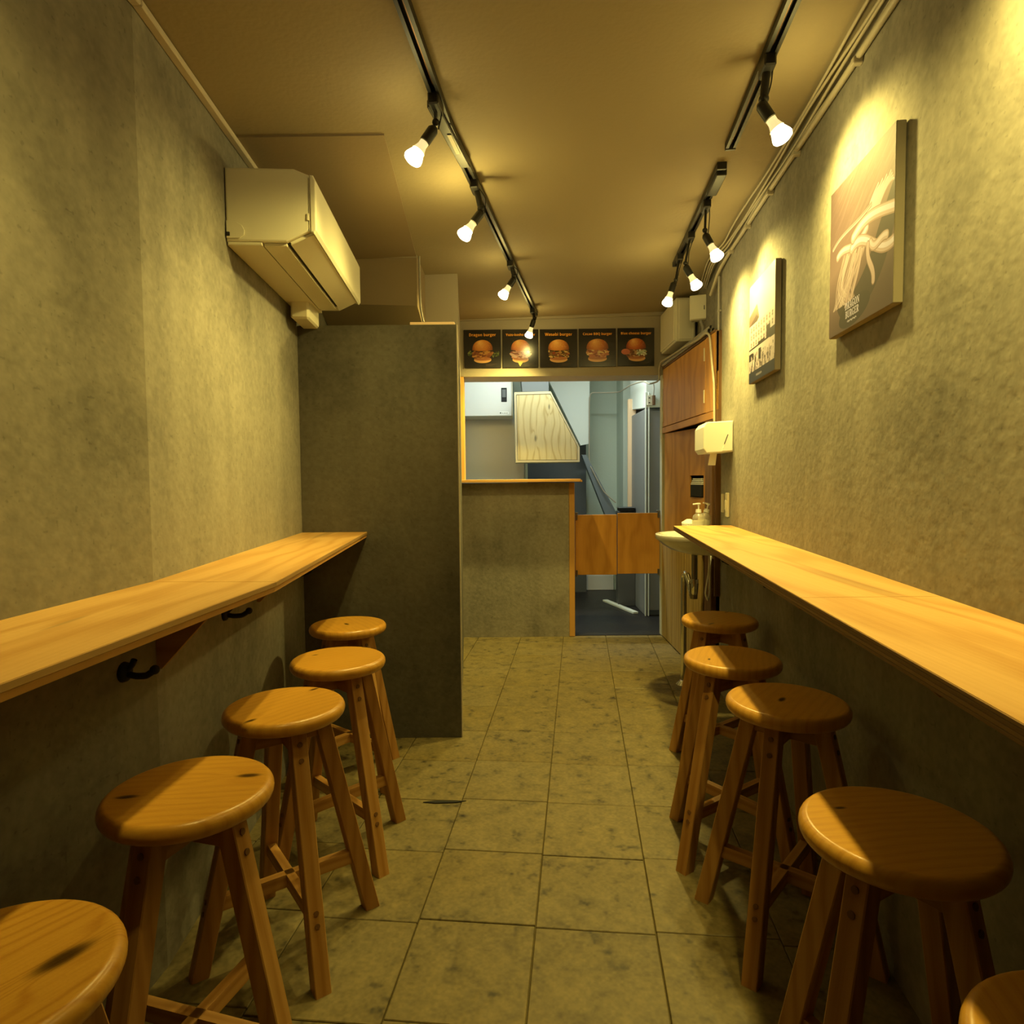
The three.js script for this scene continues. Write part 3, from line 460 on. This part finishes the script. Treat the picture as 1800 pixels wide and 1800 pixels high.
function spotlight(label, mount, knuckle, socket, dir, thick, beam = 1, flood = 1, spill = 1, cone = 0.5, wide = 1.0) {
  const t = thing('spotlight', label, 'spotlight', mount); const o = V(...mount), K = V(...knuckle).sub(o), S = V(...socket).sub(o), D = V(...dir).normalize();
  const ad = mesh('adapter', put(cbox(0.032, 0.036, 0.075, 0.004), 0, -0.012, 0, Math.atan2(0.13, 1) * -1), M.black, t);
  const r = thick ? 0.0115 : 0.0055;
  mesh('stem', along(cyl(r, r, K.length(), 12).translate(0, K.length() / 2, 0), V(0, 0, 0), K), M.black, t);
  const kn = mesh('knuckle', put(new THREE.SphereGeometry(thick ? 0.014 : 0.011, 14, 10), K.x, K.y, K.z), M.black, t);
  const s0 = K.clone().lerp(S, 0.15), s1 = S.clone().addScaledVector(D, 0.042);
  mesh('socket', along(lathe([[0, 0], [0.010, 0], [0.0165, 0.010], [0.0165, 0.052], [0.0145, 0.056], [0.0145, 0.046], [0, 0.046]], 20), S.clone().addScaledVector(D, -0.012), S.clone().add(D)), M.black, t);
  mesh('link', along(cyl(0.006, 0.006, K.distanceTo(S) + 0.004, 10).translate(0, K.distanceTo(S) / 2, 0), K, S), M.black, t);
  const bs = S.clone().addScaledVector(D, 0.046);
  const b = mesh('bulb', along(bulbShape(), bs, bs.clone().add(D)), M.bulb, t);
  mesh('neck', along(neckShape(), bs, bs.clone().add(D)), M.neck, t);
  mesh('wire', tube([[0.012, -0.02, 0.01], [K.x + 0.018, K.y * 0.6, K.z + 0.004], [S.x - D.x * 0.01 + 0.012, S.y + 0.004, S.z]], 0.002, 14, 6), M.black, t);
  const w = o.clone().add(bs);
  for (const [power, half] of [[BEAM * beam, cone], [FLOOD * flood, wide]]) { const sp = new THREE.SpotLight(LAMP, power, 0, half, 1, 2); sp.position.copy(w).addScaledVector(D, 0.03); sp.target.position.copy(w).addScaledVector(D, 1); sp.castShadow = true; sp.shadow.radius = 1.2; scene.add(sp, sp.target); }
  if (spill > 0) { const pt = new THREE.PointLight(LAMP, SPILL * spill, 0, 2); pt.position.copy(w).addScaledVector(D, 0.03); pt.castShadow = true; pt.shadow.radius = 1.2; scene.add(pt); }
}
const under = (x, z) => [x, ceilY(x, z) - 0.024, z];
spotlight('spotlight with a glowing necked bulb beside the track sticker, farthest from the burger panels', under(-0.213, -1.98), [-0.216, 2.256, -2.0], [-0.226, 2.232, -2.0], [-0.55, -0.82, 0.10], false, 0.48, 0.60, 1, 0.6);
spotlight('thick-armed spotlight throwing a reddish patch on the ceiling, third from the burger panels', under(-0.128, -2.55), [-0.108, 2.225, -2.55], [-0.112, 2.205, -2.55], [-0.58, -0.78, 0.10], true, 0.46, 0.60, 8, 0.6);
spotlight('thick-armed spotlight on the long track, second from the burger panels', under(0.005, -3.52), [0.022, 2.266, -3.52], [0.018, 2.246, -3.52], [-0.52, -0.80, 0.12], true, 0.5, 0.8, 2, 0.6);
spotlight('spotlight hanging in front of the burger menu panels at the track end', under(0.155, -4.56), [0.166, 2.29, -4.54], [0.158, 2.268, -4.53], [-0.30, -0.88, -0.22], true, 1.0, 1.8, 3, 0.7);
spotlight('thick-armed spotlight aimed at the noodle print, alone on its visible track', under(0.713, -1.86), [0.708, 2.242, -1.87], [0.704, 2.222, -1.87], [0.50, -0.85, 0.12], true, 0.12, 0.95, 3, 0.5, 1.28);
spotlight('thin-stemmed spotlight by the track feed box, aimed at the facade print', under(0.832, -2.83), [0.828, 2.24, -2.83], [0.833, 2.214, -2.83], [0.40, -0.88, 0.20], false, 0.18, 0.95, 2, 0.5, 1.28);
spotlight('middle spotlight of the three on the shorter track', under(0.868, -3.20), [0.843, 2.222, -3.2], [0.848, 2.200, -3.2], [0.45, -0.86, 0.12], false, 0.35, 1.0, 1, 0.5, 1.28);
spotlight('starry bright spotlight at the end of the shorter track, by the electric panel', under(0.898, -3.52), [0.872, 2.232, -3.5], [0.860, 2.208, -3.5], [-0.30, -0.90, 0.02], false, 0.6, 1.2, 3, 0.7, 1.15);
// the same tracks carry on over the camera
spotlight('spotlight on the long track over the entrance end, above the frame', under(-0.305, -0.93), [-0.31, 2.24, -0.93], [-0.316, 2.22, -0.93], [-0.55, -0.8, 0], true, 0.42, 0.34, 1, 0.6);
spotlight('spotlight on the noodle print track over the entrance end, above the frame', under(0.60, -0.95), [0.595, 2.24, -0.95], [0.593, 2.22, -0.95], [0.46, -0.87, 0], true, 0.18, 1.2, 1, 0.5, 1.25);

// kitchen tube light
{
  const t = thing('ceiling_light', 'cool white tube light on the kitchen ceiling behind the header', 'light', [0.35, 2.46, -5.40]);
  mesh('housing', cbox(1.2, 0.05, 0.12, 0.006), M.white, t).position.y = 0.012;
  mesh('tube', put(cyl(0.014, 0.014, 1.12, 8), 0, -0.028, 0, 0, 0, Math.PI / 2), M.tube, t);
  const l = new THREE.RectAreaLight(KITCHEN, KITCHEN_POWER, 1.12, 0.10); l.position.set(0.35, 2.41, -5.40); l.rotation.x = -Math.PI / 2; scene.add(l);
}

// ------------------------------------------------------------------ hatch, doors and kitchen
{
  const s = thing('serving_shelf', 'orange-brown wooden plank shelf on top of the grey hatch wall', 'shelf', [0, 0, 0]);
  mesh('plank', put(cbox(0.885, 0.020, 0.30, 0.002), 0.058, 1.178, -4.90), M.orangeEdge, s);
  mesh('plank_end', put(cbox(0.012, 0.014, 0.27, 0.001), 0.507, 1.173, -4.90), M.orangeEdge, s);
}
struct('trim_4', put(cbox(0.042, 1.16, 0.16, 0.003), 0.447, 0.582, -4.955), M.orangeEdge);
struct('trim_5', put(cbox(0.032, 0.77, 0.10, 0.002), -0.366, 1.572, -4.95), M.orangeEdge);
struct('trim_6', put(cbox(0.030, 1.95, 0.07, 0.003), 1.134, 0.976, -4.915), std({ color: rgb(0.55, 0.52, 0.36), roughness: 0.7 }));
function leaf(n, x0, x1, y0, y1, hingeX, rot) {
  const g = new THREE.Group(); g.name = n; g.userData.kind = 'structure'; scene.add(g); g.position.set(hingeX, 0, -4.945); g.rotation.y = rot;
  mesh('panel', put(cbox(x1 - x0 - 0.004, y1 - y0, 0.018, 0.002, 1), (x0 + x1) / 2 - hingeX, (y0 + y1) / 2, 0), M.orangeWood, g);
  const s = hingeX === x0 ? 1 : -1;
  for (const y of [y0 + 0.012, y1 - 0.012]) mesh('hinge', put(cyl(0.007, 0.007, 0.05, 10), s * 0.012, y, 0.012), M.darkChrome, g);
  mesh('pivot', put(cbox(0.03, 0.012, 0.02, 0.002), s * 0.01, y1 + 0.014, 0), M.darkChrome, g);
}
leaf('door_1', 0.476, 0.794, 0.459, 0.916, 0.476, -0.01);
leaf('door_2', 0.796, 1.118, 0.465, 0.926, 1.118, 0.008);
{ // white cabinet
  const h = thing('water_heater', 'glossy white wall unit with a small dark display above the steel backsplash', 'water heater', [0, 0, 0]);
  mesh('body', put(cbox(0.46, 0.40, 0.36, 0.004), -0.225, 1.955, -6.08), std({ color: rgb(0.60, 0.61, 0.60), roughness: 0.35 }), h);
  mesh('side_trim', put(cbox(0.010, 0.395, 0.30, 0.002), 0.010, 1.955, -6.07), M.creamDull, h);
  mesh('display', put(cbox(0.05, 0.125, 0.006, 0.002), -0.062, 1.942, -5.899), M.blackMatt, h);
  mesh('display_glass', put(cbox(0.034, 0.07, 0.006, 0.001), -0.062, 1.955, -5.897), M.kitchenDark, h);
  const [c, g] = canvas(256, 64); g.fillStyle = '#e6e8e6'; g.fillRect(0, 0, 256, 64); g.fillStyle = '#33403a'; g.fillRect(10, 14, 34, 40); for (let k = 0; k < 7; k++) g.fillRect(58 + k * 24, 26 + (k % 3) * 4, 15, 24 - (k % 3) * 4);
  mesh('logo', put(new THREE.PlaneGeometry(0.085, 0.022), -0.062, 1.782, -5.8995), std({ map: ctex(c), roughness: 0.4 }), h);
}
{
  const b = tag(mesh('backsplash', put(cbox(0.62, 0.62, 0.02, 0.002), -0.19, 1.46, -6.34), M.steel), 'brushed stainless steel backsplash panel under the white wall unit', 'backsplash');
  struct('wall_kitchen_pier', prism([[-0.5, -6.352], [0.155, -6.352], [0.155, KB], [-0.5, KB]], 0, TOP), M.kitchenWall);
  const o = thing('wall_outlet', 'small dark-rimmed outlet on the kitchen wall just above the shelf', 'outlet', [0.072, 1.235, -6.352]);
  mesh('cover', put(cbox(0.07, 0.09, 0.01, 0.002), 0, 0, 0.006), M.kitchenDark, o);
  for (const x of [-0.016, 0.016]) mesh('socket', put(cbox(0.018, 0.05, 0.006, 0.001), x, 0, 0.012), M.creamDull, o);
}
{ // plywood hood box
  const h = thing('plywood_box', 'raw plywood hood box with a slanted side hanging in the kitchen', 'box', [0, 0, 0]);
  const O = [[0.028, 1.926], [0.338, 1.931], [0.582, 1.456], [0.582, 1.331], [0.036, 1.331]];
  const c = [0.29, 1.6], I = O.map(([x, y]) => [x + (c[0] - x) * 0.062, y + (c[1] - y) * 0.062]);
  const sh = new THREE.Shape([...O].reverse().map((q) => new THREE.Vector2(...q))); sh.holes.push(new THREE.Path(I.map((q) => new THREE.Vector2(...q))));
  const g = new THREE.ExtrudeGeometry(sh, { depth: 0.45, bevelEnabled: false }); g.translate(0, 0, -6.05);
  mesh('box_side', metric(flat(g), 2), M.rawPlyEdge, h);
  const I2 = O.map(([x, y]) => [x + (c[0] - x) * 0.075, y + (c[1] - y) * 0.075]);
  const p = metric(plate([...I2].reverse(), 0.012), 1); mesh('face_panel', p, M.rawPly, h).position.z = -5.602;
  mesh('back_panel', plate([...I].reverse(), 0.01), M.kitchenDark, h).position.z = -5.62;
}
// dark block painting the unlit gap above the hood, and the underside of the stairs
struct('dark_gap_1', hull([[0.10, 1.95, -5.75], [0.33, 1.95, -5.75], [0.06, 2.45, -5.75], [0.33, 2.45, -5.75], [0.10, 1.95, -6.1], [0.33, 1.95, -6.1], [0.06, 2.45, -6.1], [0.33, 2.45, -6.1]]), M.kitchenDark);
struct('wall_stair_lit', plate([[0.36, 2.45], [0.30, 2.30], [0.682, 1.514], [0.772, 1.53], [0.774, 2.45]].reverse(), 0.10), M.kitchenPale).position.z = -6.48;  // lit part of the stair side, its light put into the pale colour
struct('wall_stair_back', put(cbox(0.62, 1.55, 0.05, 0.002), 0.46, 0.775, -6.80), M.kitchenDark);
struct('beam_2', plate([[0.735, 1.42], [0.785, 1.32], [1.036, 0.835], [1.14, 0.63], [0.99, 0.63], [0.917, 0.836], [0.69, 1.42]].reverse(), 0.12), std({ color: rgb(0.20, 0.235, 0.26), roughness: 0.7 })).position.z = -6.44;
struct('door_3', put(cbox(0.075, 1.02, 0.05, 0.004), 1.14, 1.42, -6.22), M.peach);  // wooden edge, warm doorway light put into its peach colour
struct('trim_7', put(cbox(0.078, 1.98, 0.05, 0.003), 1.215, 0.99, -6.24), std({ color: rgb(0.10, 0.075, 0.06), roughness: 0.7 }));
{ // tall fridge
  const f = thing('refrigerator', 'tall grey refrigerator with pale edge strips standing inside the passage', 'refrigerator', [1.30, 0.004, -5.95]);
  mesh('body', put(cbox(0.34, 1.77, 0.72, 0.006), 0.005, 0.885, 0), std({ color: rgb(0.26, 0.265, 0.27), roughness: 0.45 }), f);
  mesh('door', put(cbox(0.335, 1.70, 0.04, 0.005), 0.008, 0.90, 0.38), std({ color: rgb(0.24, 0.24, 0.245), roughness: 0.45 }), f);
  for (const x of [-0.166, -0.140]) mesh('edge_strip', put(cbox(0.010, 1.9, 0.012, 0.002), x, 0.955, 0.405), M.kitchenPale, f);
}
{
  const w = struct('beam_3', hull([[1.14, 1.782, -5.55], [1.5, 1.782, -5.55], [1.14, 2.45, -5.55], [1.5, 2.45, -5.55], [1.14, 1.84, -6.3], [1.5, 1.84, -6.3], [1.14, 2.45, -6.3], [1.5, 2.45, -6.3]]), M.kitchenPale);
  const o = thing('wall_outlet', 'beige twin outlet fixed above the refrigerator with a short cord', 'outlet', [1.165, 1.84, -5.55]);
  mesh('cover', put(cbox(0.045, 0.085, 0.02, 0.003), 0, 0, 0.011), M.cream, o); mesh('adapter', put(cbox(0.02, 0.08, 0.035, 0.002), 0.034, 0, 0.018), M.brownWood, o);
  for (const y of [-0.02, 0.02]) mesh('slot', put(cbox(0.012, 0.008, 0.003, 0.0005), -0.004, y, 0.0215), M.blackMatt, o);
  mesh('cord', tube([[0.03, 0.04, 0.02], [0.035, 0.10, 0.02], [0.03, 0.14, 0.02]], 0.005, 12), M.cableGrey, o);
}
{
  const s = thing('folded_tray', 'dark flat tray on the kitchen ledge beyond the swing doors', 'tray', [1.055, 0.90, -6.05]);
  mesh('tray', cbox(0.14, 0.03, 0.16, 0.008), M.blackMatt, s); mesh('rim', put(cbox(0.15, 0.006, 0.17, 0.002), 0, 0.016, 0), M.kitchenDark, s);
  mesh('ledge', put(cbox(0.16, 0.88, 0.14, 0.004), 0.0, -0.455, -0.02), std({ color: rgb(0.10, 0.105, 0.11), roughness: 0.5 }), s);
}
{
  const b = tag(mesh('floor_board', cbox(0.05, 0.018, 0.62, 0.002), M.kitchenPale), 'pale narrow board lying on the dark kitchen floor beyond the swing doors', 'board');
  b.position.set(0.98, 0.014, -5.95); b.rotation.y = 0.30;
}

// ------------------------------------------------------------------ built-in cupboard beside the passage
{
  const c = thing('wall_cupboard', 'tall built-in brown plywood cupboard between the passage and the poster wall', 'cupboard', [0, 0, 0]); const X = 1.12;
  const pan = (z0, z1, y0, y1, t, mat, name, c0 = 0.0015, long = 1) => mesh(name, put(cbox(t, y1 - y0, Math.abs(z1 - z0), c0, long), X + t / 2, (y0 + y1) / 2, (z0 + z1) / 2), mat, c);
  const upper = pan(-4.86, -3.80, 1.565, 1.985, 0.018, M.orangeWood, 'door');
  for (const [z, y] of [[-3.815, 1.90], [-3.815, 1.66], [-4.845, 1.88], [-4.845, 1.64]]) mesh('hinge', put(cbox(0.006, 0.075, 0.008, 0.001), X - 0.003, y, z), M.creamDull, upper);
  pan(-4.88, -3.64, 1.99, 2.004, 0.06, M.brownWood, 'top_board');
  pan(-4.88, -3.66, 1.518, 1.560, 0.016, M.orangeWood, 'bottom_rail', 0.0015, 2);
  pan(-3.795, -3.60, 1.562, 1.988, 0.014, M.orangeWood, 'stile');
  mesh('side_panel', put(cbox(0.05, 1.46, 0.012, 0.0015, 1), X + 0.024, 1.262, -3.606), M.brownWood, c);
  // lower panel with the paper niche left open
  const rec = (u0, u1, y0, y1, name = 'panel', mat = M.orangeWood, off = 0, t = 0.012) => { const m = mesh(name, put(cbox(t, y1 - y0, u1 - u0, 0.001, 1), off + t / 2, (y0 + y1) / 2, (u0 + u1) / 2), mat, c); m.position.set(1.134, 0, -4.86); m.rotation.y = 0.156; return m; };
  rec(0, 0.444, 0.75, 1.516); rec(0.445, 0.650, 1.205, 1.516); rec(0.445, 0.650, 0.75, 1.062); rec(0.651, 1.18, 0.75, 1.516);
  rec(0.44, 0.655, 1.05, 1.215, 'niche_back', M.blackMatt, 0.075, 0.006); rec(0.445, 0.650, 1.058, 1.064, 'niche_floor', M.blackMatt, 0.0, 0.075);  // niche lining painted black for the shade inside
  mesh('bottom_board', put(cbox(0.28, 0.014, 1.22, 0.001), X + 0.155, 1.553, -4.25), M.brownWood, c);
  mesh('sill_board', put(cbox(0.28, 0.014, 1.22, 0.001), X + 0.142, 0.744, -4.25), M.plankWood, c);
  pan(-3.80, -3.665, 0.02, 1.515, 0.03, M.brownWood, 'post', 0.002);
  [[-4.88, -4.592], [-4.588, -4.216], [-4.212, -3.86]].forEach(([a, b], i) => pan(a, b, 0.006, 0.735, 0.016 + i * 0.001, M.plankWood, 'plank', 0.004));
  const p = thing('paper_stack', 'small stack of white papers in the dark niche of the brown cupboard', 'papers', [1.236, 1.066, -4.31], 0.156);
  for (let k = 0; k < 4; k++) mesh('sheet', put(cbox(0.048, 0.008, 0.17 - k * 0.012, 0.001), k * 0.002, 0.082 + k * 0.011, 0.0), M.white, p);
  mesh('tray', put(cbox(0.05, 0.076, 0.17, 0.002), 0, 0.038, 0), M.blackMatt, p);
}
// electric boxes over the cupboard
{
  const e = thing('electric_panel', 'long cream electric panel box near the ceiling above the brown cupboard', 'electric panel', [1.10, 2.095, -4.62], -0.02);
  mesh('body', put(cbox(0.13, 0.285, 0.46, 0.006), 0.065, 0.1425, 0), M.cream, e);
  mesh('cover', put(cbox(0.012, 0.262, 0.43, 0.004), -0.004, 0.1425, 0), M.cream, e);
  mesh('end_plate', put(cbox(0.10, 0.262, 0.008, 0.003), 0.07, 0.1425, 0.233), M.cream, e);
  const b = thing('junction_box', 'small cream breaker box with a latch slot, in front of the electric panel', 'breaker box', [1.168, 2.165, -4.12], -0.35);
  mesh('body', put(cbox(0.105, 0.15, 0.06, 0.005), 0, 0.08, -0.03), M.creamDull, b);
  mesh('lid', put(cbox(0.102, 0.148, 0.014, 0.004), 0, 0.081, 0.006), M.cream, b);
  mesh('latch', put(cbox(0.004, 0.026, 0.003, 0.0005), 0.036, 0.075, 0.0142), M.blackMatt, b);
  mesh('gland', put(cyl(0.010, 0.010, 0.016, 12), 0.015, -0.002, -0.02), M.cableGrey, b);
  const k = thing('cable', 'grey cable looping under the small breaker box', 'cable');
  mesh('wire', tube([[1.185, 2.160, -4.12], [1.195, 2.11, -4.11], [1.185, 2.05, -4.14], [1.16, 2.015, -4.19], [1.15, 2.008, -4.24]], 0.009, 24), M.cableGrey, k);
}
{
  const t = thing('cable', 'thick grey cable bundle lying along the top of the brown cupboard', 'cable');
  for (const [dx, dy, r] of [[0, 0, 0.012], [0.022, 0.004, 0.010], [0.008, 0.020, 0.009]]) mesh('strand', tube([[1.118 + dx, 2.016 + dy, -4.86], [1.121 + dx, 2.018 + dy, -4.5], [1.116 + dx, 2.016 + dy, -4.1], [1.118 + dx, 2.017 + dy, -3.72]], r, 24), M.cableGrey, t);
  const w = thing('cable', 'white cable running from the kitchen along the cupboard top to the paper dispenser', 'cable');
  mesh('wire', tube([[1.011, 0.95, -6.36], [0.899, 1.06, -6.40], [0.79, 1.272, -6.43], [0.770, 1.32, -6.45], [0.765, 1.45, -6.46], [0.768, 1.9, -6.46], [0.774, 1.99, -6.46], [0.80, 2.024, -6.45], [0.95, 2.020, -6.42], [1.04, 2.013, -6.30], [1.075, 2.02, -5.9], [1.09, 1.985, -5.45], [1.092, 1.93, -5.20], [1.098, 1.912, -4.97], [1.098, 1.925, -4.885], [1.092, 1.99, -4.86], [1.095, 2.032, -4.80], [1.098, 2.022, -4.45], [1.10, 2.014, -4.1], [1.10, 1.999, -3.88], [1.104, 2.006, -3.75], [1.105, 1.975, -3.675], [1.106, 1.83, -3.635], [1.108, 1.70, -3.60], [1.108, 1.53, -3.59], [1.108, 1.485, -3.59]], 0.0065, 260), M.conduit, w);
}
// ------------------------------------------------------------------ conduits along the poster wall
{
  const c = thing('conduit_bundle', 'bundle of painted cables and conduit along the ceiling corner above the prints', 'conduit');
  const wob = (k, z) => 0.004 * Math.sin(z * 4.1 + k * 2) + 0.0025 * Math.sin(z * 9.3 + k);
  for (const [k, off, dy, r] of [[0, 0.012, -0.064, 0.0095], [1, 0.022, -0.044, 0.0045], [2, 0.032, -0.034, 0.0045], [3, 0.012, -0.046, 0.0042], [4, 0.044, -0.022, 0.0045]]) {
    const pts = []; for (let z = 0.6; z > -3.5; z -= 0.18) pts.push([xr(z) - off - wob(k, z) * (k ? 1 : 0.15), ceilY(xr(z), z) + dy + wob(k + 3, z) * (k ? 0.8 : 0.1), z]);
    if (k === 0) pts.push([xr(-3.6) - 0.02, ceilY(1.1, -3.6) - 0.09, -3.6], [xr(-3.75) - 0.02, ceilY(1.1, -3.7) - 0.16, -3.8]);
    else pts.push([xr(-3.6) - off - 0.02, ceilY(1.1, -3.6) + dy * 0.8, -3.65], [xr(-4.2) - off, ceilY(1.1, -4.2) + dy, -4.1]);
    mesh('conduit', tube(pts, r, 120, 8), M.conduit, c);
  }
  for (const z of [-1.79, -2.3, -2.62, -2.98, -3.32]) mesh('clip', put(cbox(0.026, 0.018, 0.02, 0.002), xr(z) - 0.013, ceilY(xr(z), z) - 0.074, z, aR), M.conduit, c);
  const p = thing('pipe', 'thin vertical pipe down the plaster edge beside the brown cupboard', 'pipe');
  mesh('tube', tube([[xr(-3.62) - 0.012, 2.285, -3.625], [xr(-3.62) - 0.012, 1.9, -3.625], [xr(-3.62) - 0.012, 1.2, -3.625], [xr(-3.62) - 0.012, 0.72, -3.625]], 0.007, 30), M.cableGrey, p);
  for (const y of [2.1, 1.7, 1.25]) mesh('clip', put(cbox(0.02, 0.012, 0.022, 0.002), xr(-3.62) - 0.009, y, -3.625, aR), M.cableGrey, p);
}
// ------------------------------------------------------------------ paper dispenser, basin, bottles, plates
{
  const d = thing('towel_dispenser', 'white paper towel dispenser on the wall above the basin, with a hanging sheet', 'dispenser', [xr(-3.30), 1.322, -3.30], aR);
  mesh('body', put(plate([[0, 0.0], [-0.13, -0.006], [-0.146, 0.016], [-0.146, 0.125], [-0.128, 0.150], [0, 0.155]], 0.27, 0.005), 0, 0, 0), M.white, d);
  mesh('end_panel', put(plate([[-0.004, 0.006], [-0.055, 0.004], [-0.004, 0.148]], 0.004, 0.001), 0, 0, 0.0035), M.white, d);
  mesh('slot', put(cbox(0.0035, 0.052, 0.004, 0.0008), -0.035, 0.062, 0.0025, 0, 0, -0.34), M.blackMatt, d);
  mesh('seam', put(cbox(0.0014, 0.150, 0.002, 0.0004), -0.029, 0.078, 0.0015, 0, 0, -0.34), M.creamDull, d);
  const s = mesh('paper_sheet', put(tubeSheet(), -0.085, -0.008, -0.06), M.white, d);
}
function tubeSheet() { const pts = []; const g = new THREE.BoxGeometry(0.034, 0.062, 0.0015, 1, 6, 1); g.translate(0, -0.028, 0); const p = g.attributes.position; for (let i = 0; i < p.count; i++) p.setX(i, p.getX(i) * (1 + p.getY(i) * -1.5) - p.getY(i) * 0.14 * -1), p.setZ(i, p.getZ(i) + Math.sin(p.getY(i) * 40) * 0.002); g.computeVertexNormals(); return g; }
{
  const b = thing('washbasin', 'small white wall-hung washbasin at the end of the counter', 'washbasin', [0, 0, 0]);
  const X1 = 1.118, Z = -3.555, R = 0.215, out = 0.335, Y = 0.888;
  const ring = (k, y, sh = 0) => { const q = []; for (let i = 0; i <= 28; i++) { const a = -Math.PI / 2 + (i / 28) * Math.PI; q.push([X1 - sh - (out - sh) * k * Math.pow(Math.cos(a), 0.75), y, Z + R * (k * 0.85 + 0.15) * Math.sin(a)]); } return q; };
  const rings = [ring(0.36, Y - 0.112), ring(0.56, Y - 0.106), ring(0.76, Y - 0.085), ring(0.90, Y - 0.056), ring(0.965, Y - 0.034), ring(1.0, Y - 0.026), ring(1.0, Y - 0.004), ring(0.985, Y), ring(0.93, Y), ring(0.90, Y - 0.006), ring(0.80, Y - 0.045, 0.03), ring(0.55, Y - 0.078, 0.05), ring(0.1, Y - 0.085, 0.08)];
  const pos = [], idx = [], n = 29; rings.forEach((q) => q.forEach((v) => pos.push(...v)));
  for (let r = 0; r + 1 < rings.length; r++) for (let i = 0; i < n - 1; i++) { const a = r * n + i, c = a + n; idx.push(a, c, a + 1, a + 1, c, c + 1); }
  const g = new THREE.BufferGeometry(); g.setAttribute('position', new THREE.Float32BufferAttribute(pos, 3)); g.setIndex(idx); g.computeVertexNormals(); g.setAttribute('uv', new THREE.Float32BufferAttribute(new Float32Array(pos.length / 3 * 2), 2));
  const mat = M.porcelain.clone(); mat.side = THREE.DoubleSide; mesh('bowl', g, mat, b);
  mesh('back_ledge', put(cbox(0.05, 0.10, 0.40, 0.008), X1 - 0.022, Y - 0.046, Z), M.porcelain, b);
  const tail = mesh('tailpiece', put(cyl(0.016, 0.016, 0.16, 16), 0.985, 0.71, -3.52), M.darkChrome, b);
  mesh('flange', put(cyl(0.03, 0.024, 0.014, 18), 0.985, 0.786, -3.52), M.chrome, b);
  const tr = thing('drain_trap', 'chrome S-trap drain pipe running from the basin down to the floor', 'drain pipe', [0, 0, 0]);
  mesh('trap_bend', tube([[0.985, 0.64, -3.52], [0.985, 0.60, -3.52], [0.988, 0.565, -3.535], [0.990, 0.545, -3.57], [0.990, 0.565, -3.61], [0.987, 0.61, -3.63], [0.982, 0.645, -3.66], [0.980, 0.65, -3.69], [0.979, 0.63, -3.71], [0.979, 0.58, -3.715], [0.979, 0.3, -3.715], [0.979, 0.01, -3.715]], 0.0165, 90, 14), M.chrome, tr);
  mesh('cup', put(cyl(0.026, 0.020, 0.085, 18), 0.988, 0.575, -3.545), M.darkChrome, tr);
  mesh('nut', put(cyl(0.022, 0.022, 0.024, 8), 0.985, 0.632, -3.52), M.chrome, tr);
  mesh('floor_flange', put(lathe([[0, 0.03], [0.018, 0.03], [0.024, 0.022], [0.042, 0.004], [0.042, 0], [0, 0]], 20), 0.979, 0.001, -3.715), M.chrome, tr);
  const h = thing('hose', 'thin white hose looping below the basin beside the brown post', 'hose');
  mesh('tube', tube([[1.05, 0.80, -3.47], [1.045, 0.70, -3.46], [1.03, 0.62, -3.45], [1.025, 0.575, -3.45], [1.04, 0.54, -3.46], [1.052, 0.58, -3.47], [1.056, 0.70, -3.48], [1.07, 0.80, -3.50]], 0.005, 50), M.white, h);
}
function bottle(name, label, x, y, z, tilt, clear) {
  const b = thing(name, label, 'bottle', [x, y, z], 0.4); if (tilt) b.rotation.z = tilt;
  mesh('body', lathe([[0, 0], [0.030, 0], [0.033, 0.006], [0.033, 0.085], [0.028, 0.10], [0.013, 0.112], [0.012, 0.118], [0, 0.118]], 24), clear, b);
  mesh('collar', put(cyl(0.014, 0.016, 0.018, 16), 0, 0.125, 0), M.white, b);
  mesh('stem', put(cyl(0.004, 0.004, 0.028, 10), 0, 0.146, 0), M.white, b);
  mesh('pump_head', clean([put(cbox(0.020, 0.010, 0.014, 0.002), 0, 0.163, 0), put(cbox(0.034, 0.007, 0.009, 0.002), -0.020, 0.163, 0, 0, 0, 0.12)]), M.white, b);
  mesh('label', put(cyl(0.0334, 0.0334, 0.05, 24), 0, 0.048, 0), clear === M.soap ? M.creamDull : M.white, b);
}
bottle('soap_bottle', 'clear pump bottle of soap standing at the basin behind the counter end', 1.005, 0.888, -3.52, 0, M.soap);
bottle('soap_bottle', 'clear pump bottle leaning against the wall beside the other soap bottle', 1.045, 0.889, -3.60, -0.28, M.soap);
{
  const c = tag(thing('soap_dish', '', ''), 'squat white container beside the soap bottle on the basin', 'container'); c.position.set(0.975, 0.888, -3.60);
  mesh('tub', lathe([[0, 0], [0.036, 0], [0.038, 0.05], [0.034, 0.052], [0.03, 0.01], [0, 0.01]], 24), M.white, c); mesh('lid', put(lathe([[0.039, 0], [0.039, 0.010], [0.012, 0.026], [0, 0.027]], 24), 0, 0.05, 0), M.white, c);
}
{
  const s = thing('wall_switch', 'cream cable cover and switch plate on the wall behind the counter end', 'switch', [xr(-3.40), 1.05, -3.40], aR);
  mesh('plate', put(cbox(0.012, 0.125, 0.055, 0.003), -0.006, 0, 0.0), M.creamDull, s); mesh('rocker', put(cbox(0.008, 0.05, 0.024, 0.002), -0.014, 0, 0), M.cream, s);
  mesh('cover_strip', put(cbox(0.014, 0.10, 0.026, 0.003), -0.007, 0.005, -0.11), M.creamDull, s);
}
renderer.render(scene, camera);
